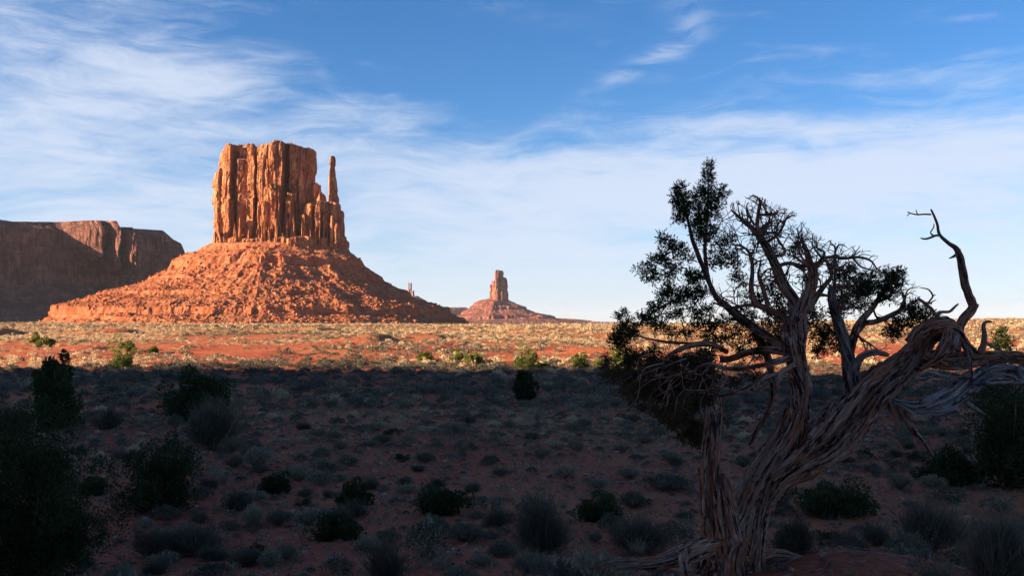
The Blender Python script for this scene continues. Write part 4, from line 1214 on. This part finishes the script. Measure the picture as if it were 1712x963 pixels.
def leaf_cloud(rg, R, H, n, ln, wd, clumps=26, up=0.7, wild=0.25, base=0.12, flat=1.0):
    """a bush made of uneven leafy clumps around a set of stems"""
    b = MB()
    d = rg.normal(size=(clumps, 3)); d[:, 2] = np.abs(d[:, 2]) * 0.9 + 0.05
    d /= np.linalg.norm(d, axis=1)[:, None]
    rr = rg.uniform(0.35, 1.0, clumps) ** 0.5 * (1 + wild * rg.normal(size=clumps))
    c = d * rr[:, None] * np.array([R * 0.82, R * 0.82 * flat, H * 0.85]); c[:, 2] += H * base
    cr = R * rg.uniform(0.16, 0.36, clumps)
    k = rg.integers(0, clumps, n)
    dd = rg.normal(size=(n, 3)); dd /= np.linalg.norm(dd, axis=1)[:, None]
    p = c[k] + dd * (cr[k] * rg.uniform(0.2, 1, n) ** 0.5)[:, None] * np.array([1, 1, min(1.2, H / R)])
    p[:, 2] = np.maximum(p[:, 2], 0.02)
    o = dd + np.array([0, 0, up]) + rg.normal(size=(n, 3)) * 0.35
    tris(b, p, o, ln * rg.uniform(0.6, 1.4, n), wd * rg.uniform(0.7, 1.4, n), (k % 7) / 14.0 + rg.uniform(0, .2, n), rg)
    st = MB()
    for i in range(min(clumps, 16)):
        m = c[i] * 0.5 * np.array([1.15, 1.15, 0.9]) + rg.normal(size=3) * R * 0.05
        tube(st, crom([np.array([0, 0, -0.1]) + rg.normal(size=3) * R * .04, m, c[i]], 7), np.linspace(0.035, 0.008, 7) * R, 5, cap=False)
    return b, st


def broom(rg, R, H, n, wd=0.006, lean=0.75, droop=0.1):
    """a twiggy brush: many thin stems fanning up from several crowns of unequal size"""
    b = MB()
    m = int(rg.integers(5, 9))
    ca = rg.uniform(0, 2 * np.pi, m); cr = R * 0.52 * rg.uniform(0.2, 1, m) ** 0.5
    cen = np.stack([np.cos(ca) * cr, np.sin(ca) * cr, np.zeros(m)], 1)
    sz = rg.uniform(0.42, 0.72, m); hz = rg.uniform(0.6, 1.05, m)
    sz[0] = 0.7; hz[0] = 1.0; cen[0] *= 0.3
    k = rg.choice(m, n, p=sz ** 2 / (sz ** 2).sum())
    a = rg.uniform(0, 2 * np.pi, n)
    s = rg.uniform(0, 1, n) ** 0.6
    reach = rg.uniform(0.62, 1.12, n)
    tipn = np.stack([np.cos(a) * s * R * sz[k], np.sin(a) * s * R * sz[k], H * hz[k] * np.sqrt(np.clip(1 - (s * 0.88) ** 2, 0.02, 1))], 1) * reach[:, None]
    lump = 1 + 0.5 * fbm(np.cos(a) * 2.2 + k * 3.1, np.sin(a) * 2.2, s * 3, 2, 7)
    tipn *= lump[:, None]
    root = tipn * np.array([0.16, 0.16, 0.0]) + rg.normal(size=(n, 3)) * R * 0.04
    root[:, 2] = 0
    f0 = rg.uniform(0.0, 0.75, n)[:, None]
    st = root + (tipn - root) * f0
    dirs = tipn - st
    ln = np.linalg.norm(dirs, axis=1)
    dirs += rg.normal(size=(n, 3)) * (ln * 0.30)[:, None]
    tris(b, st + cen[k], dirs, ln, wd * rg.uniform(0.6, 1.5, n), (k % 5) / 10.0 + rg.uniform(0, .3, n), rg)
    return b, None


def sagemesh(rg, R, H, n, ln=0.05, wd=0.011):
    b = MB()
    a = rg.uniform(0, 2 * np.pi, n)
    s = rg.uniform(0, 1, n) ** 0.55
    lump = 1 + 0.40 * fbm(np.cos(a) * 2.3 + rg.uniform(0, 9), np.sin(a) * 2.3, s * 2.5, 2, 17)
    tip = np.stack([np.cos(a) * s * R, np.sin(a) * s * R, H * np.sqrt(np.clip(1 - (s * 0.95) ** 2, 0.03, 1))], 1) * lump[:, None]
    tip *= (0.55 + 0.45 * rg.uniform(0, 1, n) ** 0.4)[:, None]
    tip[:, 2] += 0.02
    d = tip / (np.linalg.norm(tip, axis=1)[:, None] + 1e-6) + rg.normal(size=(n, 3)) * 0.5 + np.array([0, 0, .35])
    tris(b, tip - 0.4 * ln * d, d, ln * rg.uniform(0.6, 1.5, n), wd * rg.uniform(0.7, 1.4, n), rg.uniform(0, .35, n), rg)
    m = max(12, n // 12)
    aa = rg.uniform(0, 2 * np.pi, m)
    dirs = np.stack([np.cos(aa) * R * .8, np.sin(aa) * R * .8, rg.uniform(.4, 1, m) * H], 1)
    tris(b, np.zeros((m, 3)), dirs, np.linalg.norm(dirs, axis=1), np.full(m, 0.012 * R * 1.5), np.full(m, 0.9), rg)
    return b, None


BUSHN = [0]


def shrub(x, ybase, wpx, hpx, kind, name, label, cat='shrub', group=None, seed=0, flat=1.0, dens=1.0):
    g0 = hit(x, ybase)
    Yd = g0[1]
    R = wpx / 2 * Yd / FPX
    H = hpx * Yd / FPX
    BUSHN[0] += 1
    rg = np.random.default_rng(900 + BUSHN[0] * 7 + seed)
    big = max(R * 2, H)
    root = empty(name, g0, label, cat, group)
    px = Yd / FPX                                  # metres per photo pixel
    if kind == 'corner':
        kind, dens = 'juniper', 1.6
    if kind == 'juniper':
        n = int(min(60000, 7500 * (wpx * hpx) ** 0.5 / 60 * dens))
        b, st = leaf_cloud(rg, R, H, n, max(0.05, px * 5), max(0.010, px * 1.25), clumps=int(min(150, 34 + wpx * 0.5)), up=0.55, wild=0.34, base=0.08, flat=flat)
        mt = 'juniper'
    elif kind == 'green':
        b, st = leaf_cloud(rg, R, H, int(3600 * dens), max(0.05, px * 2.6), max(0.01, px * 0.8), clumps=34, up=0.8, wild=0.28, base=0.08)
        mt = 'green'
    elif kind in ('broom', 'pale'):
        b, st = broom(rg, R, H, int(min(6000, 1500 * (wpx * hpx) ** 0.5 / 60) * dens), max(0.003, px * 0.5))
        b2, st = leaf_cloud(rg, R * 0.95, H * 0.9, int(2600 * dens), max(0.02, px * 3), max(0.004, px * 0.7), clumps=30, up=0.9, wild=0.4, base=0.05)
        b.add(np.concatenate(b2.v), np.concatenate(b2.f), tint=np.concatenate(b2.tint))
        mt = 'rabbit' if kind == 'broom' else 'straw'
    else:
        b, st = sagemesh(rg, R, H, int(min(6000, 1500 * (wpx * hpx) ** 0.5 / 40) * dens), max(0.03, px * 3), max(0.006, px * 0.8))
        mt = 'sage' if kind == 'sage' else 'rabbit'
    o = b.build('foliage', M[mt], None); o.parent = root
    if st is not None:
        s = st.build('stem', M['bark'], None); s.parent = root
    return root


DARK = [
    # x, base y, width, height, kind, label, category
    (40, 975, 230, 290, 'corner', 'big black-green juniper filling the lower left corner', 'juniper bush'),
    (95, 718, 78, 80, 'juniper', 'dark juniper bush at the left edge just above the big corner one', 'juniper bush'),
    (88, 668, 66, 66, 'juniper', 'upright dark juniper whose top pokes into the sunlit plain on the left', 'juniper bush'),
    (330, 702, 92, 72, 'juniper', 'round dark juniper behind the greyish bush at left centre', 'juniper bush'),
    (363, 752, 104, 92, 'broom', 'greyish twiggy bush in front of a round dark juniper, left of centre', 'shrub'),
    (265, 858, 122, 108, 'juniper', 'solid dark ball-shaped bush on bare red soil, lower left', 'juniper bush'),
    (262, 932, 105, 48, 'broom', 'left one of two low spreading dark bushes near the bottom left', 'shrub'),
    (330, 928, 130, 52, 'broom', 'wider right one of two low spreading dark bushes near the bottom left', 'shrub'),
    (180, 718, 56, 36, 'broom', 'low blue-grey brush right of the left edge junipers', 'shrub'),
    (20, 722, 72, 46, 'broom', 'blue-grey brush touching the left edge of the picture', 'shrub'),
    (568, 903, 76, 42, 'juniper', 'low dark green bush on bare soil, left of bottom centre', 'shrub'),
    (655, 985, 90, 76, 'broom', 'dark grey-blue twiggy bush cut by the bottom edge at centre', 'shrub'),
    (905, 925, 112, 100, 'broom', 'large dark twiggy bush between bottom centre and the old tree', 'shrub'),
    (738, 860, 78, 40, 'juniper', 'compact black-green bush on red soil near bottom centre', 'shrub'),
    (880, 672, 40, 46, 'juniper', 'dark bush standing in shade right below the tall sunlit bush', 'shrub'),
    (1590, 808, 104, 44, 'juniper', 'low dark bush under the grey sagging limb at lower right', 'shrub'),
    (1690, 815, 150, 190, 'juniper', 'tall black juniper mass at the right edge below the log', 'juniper bush'),
    (1560, 925, 120, 92, 'broom', 'dense grey twiggy bush at the lower right, left of the pale one', 'shrub'),
    (1672, 985, 130, 130, 'pale', 'pale grey feathery brush in the lower right corner', 'shrub'),
    (1560, 1010, 110, 60, 'broom', 'grey brush cut by the bottom edge at lower right', 'shrub'),
    (1395, 862, 120, 42, 'juniper', 'long low dark bush just right of the leaning trunk', 'shrub'),
    (1330, 925, 80, 62, 'broom', 'grey twiggy bush beside the foot of the old tree, on its right', 'shrub'),
    (1080, 925, 130, 62, 'broom', 'grey twiggy brush behind the long root of the old tree', 'shrub'),
    (1000, 872, 74, 34, 'juniper', 'flat dark bush left of the old tree base', 'shrub'),
    (1120, 818, 100, 30, 'broom', 'low dark brush left of the splintered stump', 'shrub'),
    (430, 782, 56, 30, 'sage', 'small grey bush right of the greyish twiggy one, left of centre', 'shrub'),
    (400, 852, 56, 36, 'broom', 'small lilac-grey twiggy bush right of the solid dark ball', 'shrub'),
    (458, 826, 48, 26, 'juniper', 'small black bush right of the lilac-grey twiggy one', 'shrub'),
    (155, 828, 40, 22, 'juniper', 'small black bush between the corner juniper and the dark ball', 'shrub'),
    (590, 845, 52, 30, 'juniper', 'black bush above the low dark green bush, left of centre', 'shrub'),
]
for i, (x, yb, w, h, k, lab, cat) in enumerate(DARK):
    shrub(x, yb, w, h, k, 'juniper_bush' if cat == 'juniper bush' else 'shrub', lab, cat)
LIT = [
    (880, 622, 46, 38, 'tall rounded yellow-green bush at the edge of the shade, near picture centre'),
    (968, 620, 32, 24, 'small loose sunlit bush right of the tall rounded one'),
    (1038, 616, 34, 34, 'yellow-green bush just left of the old tree, in the sun'),
    (1004, 616, 26, 14, 'low green bush between two larger sunlit bushes left of the tree'),
    (792, 610, 30, 20, 'yellow-green bush left of the tall rounded one'),
    (765, 606, 26, 14, 'flat pale green bush in the centre of the sunlit edge'),
    (712, 604, 26, 14, 'low bright green bush below the dark gully shadow'),
    (203, 618, 44, 44, 'ragged green bush leaning right at the left part of the sunlit plain'),
    (212, 587, 24, 16, 'round green bush just above the ragged one at left'),
    (76, 580, 26, 15, 'low yellow-green bush near the left edge, in front of a dark bank'),
    (60, 574, 14, 13, 'tiny dark green bush beside the low yellow-green one at far left'),
    (256, 592, 16, 10, 'little green bush right of the round green one at left'),
    (908, 619, 22, 14, 'low green bush touching the right foot of the tall rounded one'),
]
for x, yb, w, h, lab in LIT:
    shrub(x, yb, w, h, 'green', 'shrub', lab, 'shrub', dens=1.0)
shrub(1674, 588, 28, 40, 'juniper', 'young_juniper', 'small feathery young juniper standing behind the log at right', 'young tree', dens=0.35)


# ------------------------------------------------------------------ open scrub
def scatter():
    rg = np.random.default_rng(77)
    protos = []
    for i in range(10):
        k = i % 5
        pr = np.random.default_rng(500 + i)
        if k in (0, 1, 3):
            b, _ = sagemesh(pr, 0.5, 0.36 + 0.1 * (i % 3), 1500, 0.06, 0.011); mt = 'sage'
        elif k == 2:
            b, _ = broom(pr, 0.5, 0.45, 1300, 0.006); mt = 'rabbit'
        else:
            b, _ = leaf_cloud(pr, 0.5, 0.42, 1500, 0.06, 0.011, clumps=16, up=0.6); mt = 'juniper' if i > 5 else 'sage'
        protos.append((b, mt))
    # positions
    def bed(n, r0, r1, half):
        r = np.sqrt(rg.uniform(r0 * r0, r1 * r1, n))
        a = rg.uniform(-half, half, n)
        return np.stack([r * np.sin(a), r * np.cos(a)], 1)

    def thin(p, dmin):
        keep = np.ones(len(p), bool)
        cell = {}
        for i, (x, y) in enumerate(p):
            d = dmin[i]
            cx_, cy_ = int(x // 1.0), int(y // 1.0)
            ok = True
            for a in (-1, 0, 1):
                for c in (-1, 0, 1):
                    for j in cell.get((cx_ + a, cy_ + c), ()):
                        if (p[j, 0] - x) ** 2 + (p[j, 1] - y) ** 2 < (0.5 * (d + dmin[j])) ** 2:
                            ok = False
            if ok: cell.setdefault((cx_, cy_), []).append(i)
            else: keep[i] = False
        return keep

    near = bed(13000, 9, 62, math.radians(37))
    dens = fbm(near[:, 0] * 0.11, near[:, 1] * 0.11, 0.4, 3, 401)
    rn = np.hypot(near[:, 0], near[:, 1])
    pk = np.interp(rn, [9, 20, 35, 62], [0.30, 0.42, 0.7, 1.0]) * (0.55 + 1.2 * np.clip(dens + 0.15, -0.4, 0.6))
    near = near[rg.uniform(0, 1, len(near)) < pk]
    size = 0.17 + 0.85 * rg.uniform(0, 1, len(near)) ** 2.6
    k = thin(near, size * 0.85)
    near, size = near[k], size[k]
    # keep the tree foot and the hand-placed bushes free
    m = ~((np.abs(near[:, 0] - 1.9) < 1.0) & (np.abs(near[:, 1] - 8) < 1.6))
    near, size = near[m], size[m]
    own = [o for o in COL.objects if o.type == 'EMPTY' and o.get('category') in ('shrub', 'juniper bush') and o.location.y < 70]
    for o in own:
        d = np.hypot(near[:, 0] - o.location.x, near[:, 1] - o.location.y)
        m = d > 0.45 + size / 2
        near, size = near[m], size[m]
    z = ground(near[:, 0], near[:, 1])
    p3 = np.column_stack([near, z])
    px, py = to_px(p3)
    wpx = size / near[:, 1] * FPX
    vis = (px > -10) & (px < 1722) & (py < 975)
    order = np.argsort(-(wpx * vis))
    solo = order[:256]
    rest = np.ones(len(near), bool); rest[solo] = False
    meshes = [b.mesh('scrub', M[mt]) for b, mt in protos]
    first = None
    for i in solo:
        r = np.random.default_rng(int(i) + 10)
        j = int(r.integers(0, len(meshes)))
        o = bpy.data.objects.new('sagebrush', meshes[j])
        COL.objects.link(o)
        o.location = (near[i, 0], near[i, 1], z[i] - 0.02)
        s = float(size[i])
        o.rotation_euler = (0, 0, float(r.uniform(0, 6.28)))
        o.scale = (s, s * float(r.uniform(.8, 1.1)), s * float(r.uniform(.7, 1.15)))
        tag(o, 'small low grey-green bush scattered on the shaded red soil', 'sagebrush', 'small bushes on the shaded red soil')
    # everything smaller and farther is one mass of ground cover
    big = MB()

    def stamp(proto_v, proto_f, proto_t, pts, sc, zs, tb):
        n = len(pts)
        a = rg.uniform(0, 6.28, n)
        c, s = np.cos(a)[:, None], np.sin(a)[:, None]
        V = proto_v[None] * sc[:, None, None]
        V = np.stack([V[..., 0] * c - V[..., 1] * s, V[..., 0] * s + V[..., 1] * c, V[..., 2] * zs[:, None]], -1)
        V = V + pts[:, None, :]
        F = proto_f[None] + (np.arange(n) * len(proto_v))[:, None, None]
        T = (proto_t[None] * 0.5 + tb[:, None])
        big.add(V.reshape(-1, 3), F.reshape(-1, proto_f.shape[1]), tint=T.ravel())

    def simple(seed, n, ln, wd, H=0.42):
        b, _ = sagemesh(np.random.default_rng(seed), 0.5, H, n, ln, wd)
        return np.concatenate(b.v), np.concatenate(b.f), np.concatenate(b.tint)

    def bulk(pts2, sz, lods, zb=0.02, base=0.18):
        zz = ground(pts2[:, 0], pts2[:, 1]) - zb
        p = np.column_stack([pts2, zz])
        which = rg.integers(0, len(lods), len(p))
        clump = fbm(pts2[:, 0] * 0.03, pts2[:, 1] * 0.02, 0.2, 3, 431)
        tb = np.clip(base + (0.6 if base > 0.4 else 0.25) * clump + rg.normal(size=len(p)) * 0.2, 0.0, 0.82)
        for q, (v, f, t) in enumerate(lods):
            m = which == q
            if m.any():
                stamp(v, f, t, p[m], sz[m], rg.uniform(0.7, 1.25, m.sum()), tb[m])
    bulk(near[rest], size[rest], [simple(600 + i, 320, 0.085, 0.022) for i in range(4)])

    def belt(n, r0, r1, half, lods, s0, s1, dfun, zb=0.03, base=0.60):
        p = bed(n, r0, r1, half)
        d = fbm(p[:, 0] * 0.05, p[:, 1] * 0.035, 0.4, 3, 405)
        p = p[rg.uniform(0, 1, len(p)) < dfun + (1.35 if base > 0.4 else 0.9) * d]
        s = s0 + (s1 - s0) * rg.uniform(0, 1, len(p)) ** 2.2
        bulk(p, s, lods, zb, base)
    belt(6500, 60, 120, math.radians(36), [simple(620 + i, 170, 0.11, 0.032) for i in range(4)], 0.5, 1.5, 0.9, base=0.17)
    belt(34000, 115, 300, math.radians(35), [simple(640 + i, 60, 0.17, 0.055) for i in range(4)], 0.35, 1.5, 0.50)
    belt(46000, 290, 750, math.radians(34), [simple(660 + i, 28, 0.26, 0.09) for i in range(4)], 0.5, 2.0, 0.50)
    belt(16000, 740, 1600, math.radians(34), [simple(680 + i, 16, 0.36, 0.16) for i in range(3)], 1.2, 3.4, 0.46)
    # tiny tufts between the near bushes
    p = bed(16000, 6.5, 50, math.radians(37))
    bulk(p, 0.07 + 0.16 * rg.uniform(0, 1, len(p)) ** 2, [simple(690 + i, 26, 0.22, 0.04) for i in range(3)], 0.0)
    # scrub on the low slope right of the scene and round the foot of the butte comes from the same belts
    o = big.build('scrub', M['straw'])
    tag(o, 'low grey-green and straw scrub covering the plain to the foot of the butte', kind='stuff')
    # stones
    st = MB()
    p = bed(9000, 6.0, 60, math.radians(37))
    zz = ground(p[:, 0], p[:, 1])
    sz = 0.012 + 0.07 * rg.uniform(0, 1, len(p)) ** 4
    sz = sz * np.interp(p[:, 1], [6, 30, 60], [0.6, 1.2, 1.8])
    boulders(st, np.column_stack([p, zz]), sz, 12)
    o = st.build('stones', M['stone'])
    tag(o, 'small pale stones strewn over the red soil', kind='stuff')


scatter()


def grass_tuft(x, yb, w, h, label, n=260):
    g0 = hit(x, yb)
    px = g0[1] / FPX
    rg = np.random.default_rng(int(x))
    b, _ = broom(rg, w / 2 * px, h * px, n, 0.0022)
    o = b.build('grass_tuft', M['dry'])
    o.location = g0
    tag(o, label, 'grass', 'pale dry grass tufts')


grass_tuft(938, 985, 80, 58, 'pale dry grass tuft cut by the bottom edge left of the tree root', 420)
grass_tuft(1068, 932, 52, 36, 'small straw-coloured grass tuft behind the long root')
grass_tuft(1600, 860, 40, 22, 'pale wisp of grass above the grey brush at lower right', 140)


# ------------------------------------------------------------------ air
def haze():
    m, g = newmat('desert_air')
    v = g.n('ShaderNodeVolumePrincipled')
    v.inputs['Color'].default_value = (0.80, 0.86, 1.0, 1)
    v.inputs['Density'].default_value = 0.9e-5
    v.inputs['Anisotropy'].default_value = 0.0
    o = g.n('ShaderNodeOutputMaterial')
    g.l(v.outputs[0], o.inputs['Volume'])
    S, z0, z1 = 40500.0, -21.0, 420.0
    b = MB()
    v = [(x, y, z) for z in (z0, z1) for x, y in ((-S, -S), (S, -S), (S, S), (-S, S))]
    b.add(v, [(3, 2, 1, 0), (4, 5, 6, 7), (0, 1, 5, 4), (1, 2, 6, 5), (2, 3, 7, 6), (3, 0, 4, 7)])
    tag(b.build('haze', m), kind='stuff')


haze()


# ------------------------------------------------------------------ litter round the old tree
def litter():
    rg = np.random.default_rng(55)
    b = MB()
    for i in range(420):
        x = 2.0 + rg.normal() * 1.3; y = 7.9 + rg.normal() * 0.9
        if y < 5.6: continue
        L = rg.uniform(0.04, 0.32) ** 1.2
        a = rg.uniform(0, 6.28)
        n = 5
        t = np.linspace(0, 1, n)
        px = x + np.cos(a) * L * t + rg.normal(size=n) * 0.006
        py = y + np.sin(a) * L * t + rg.normal(size=n) * 0.006
        z = ground(px, py) + 0.006 + np.abs(rg.normal()) * 0.012 * t
        tube(b, np.stack([px, py, z], -1), np.linspace(1, 0.5, n) * rg.uniform(0.0015, 0.006), 4, cap=False, seed=i)
    o = b.build('twig_litter', M['deadwood'])
    tag(o, 'fallen twigs and bark scraps on the soil round the old juniper', kind='stuff')


litter()
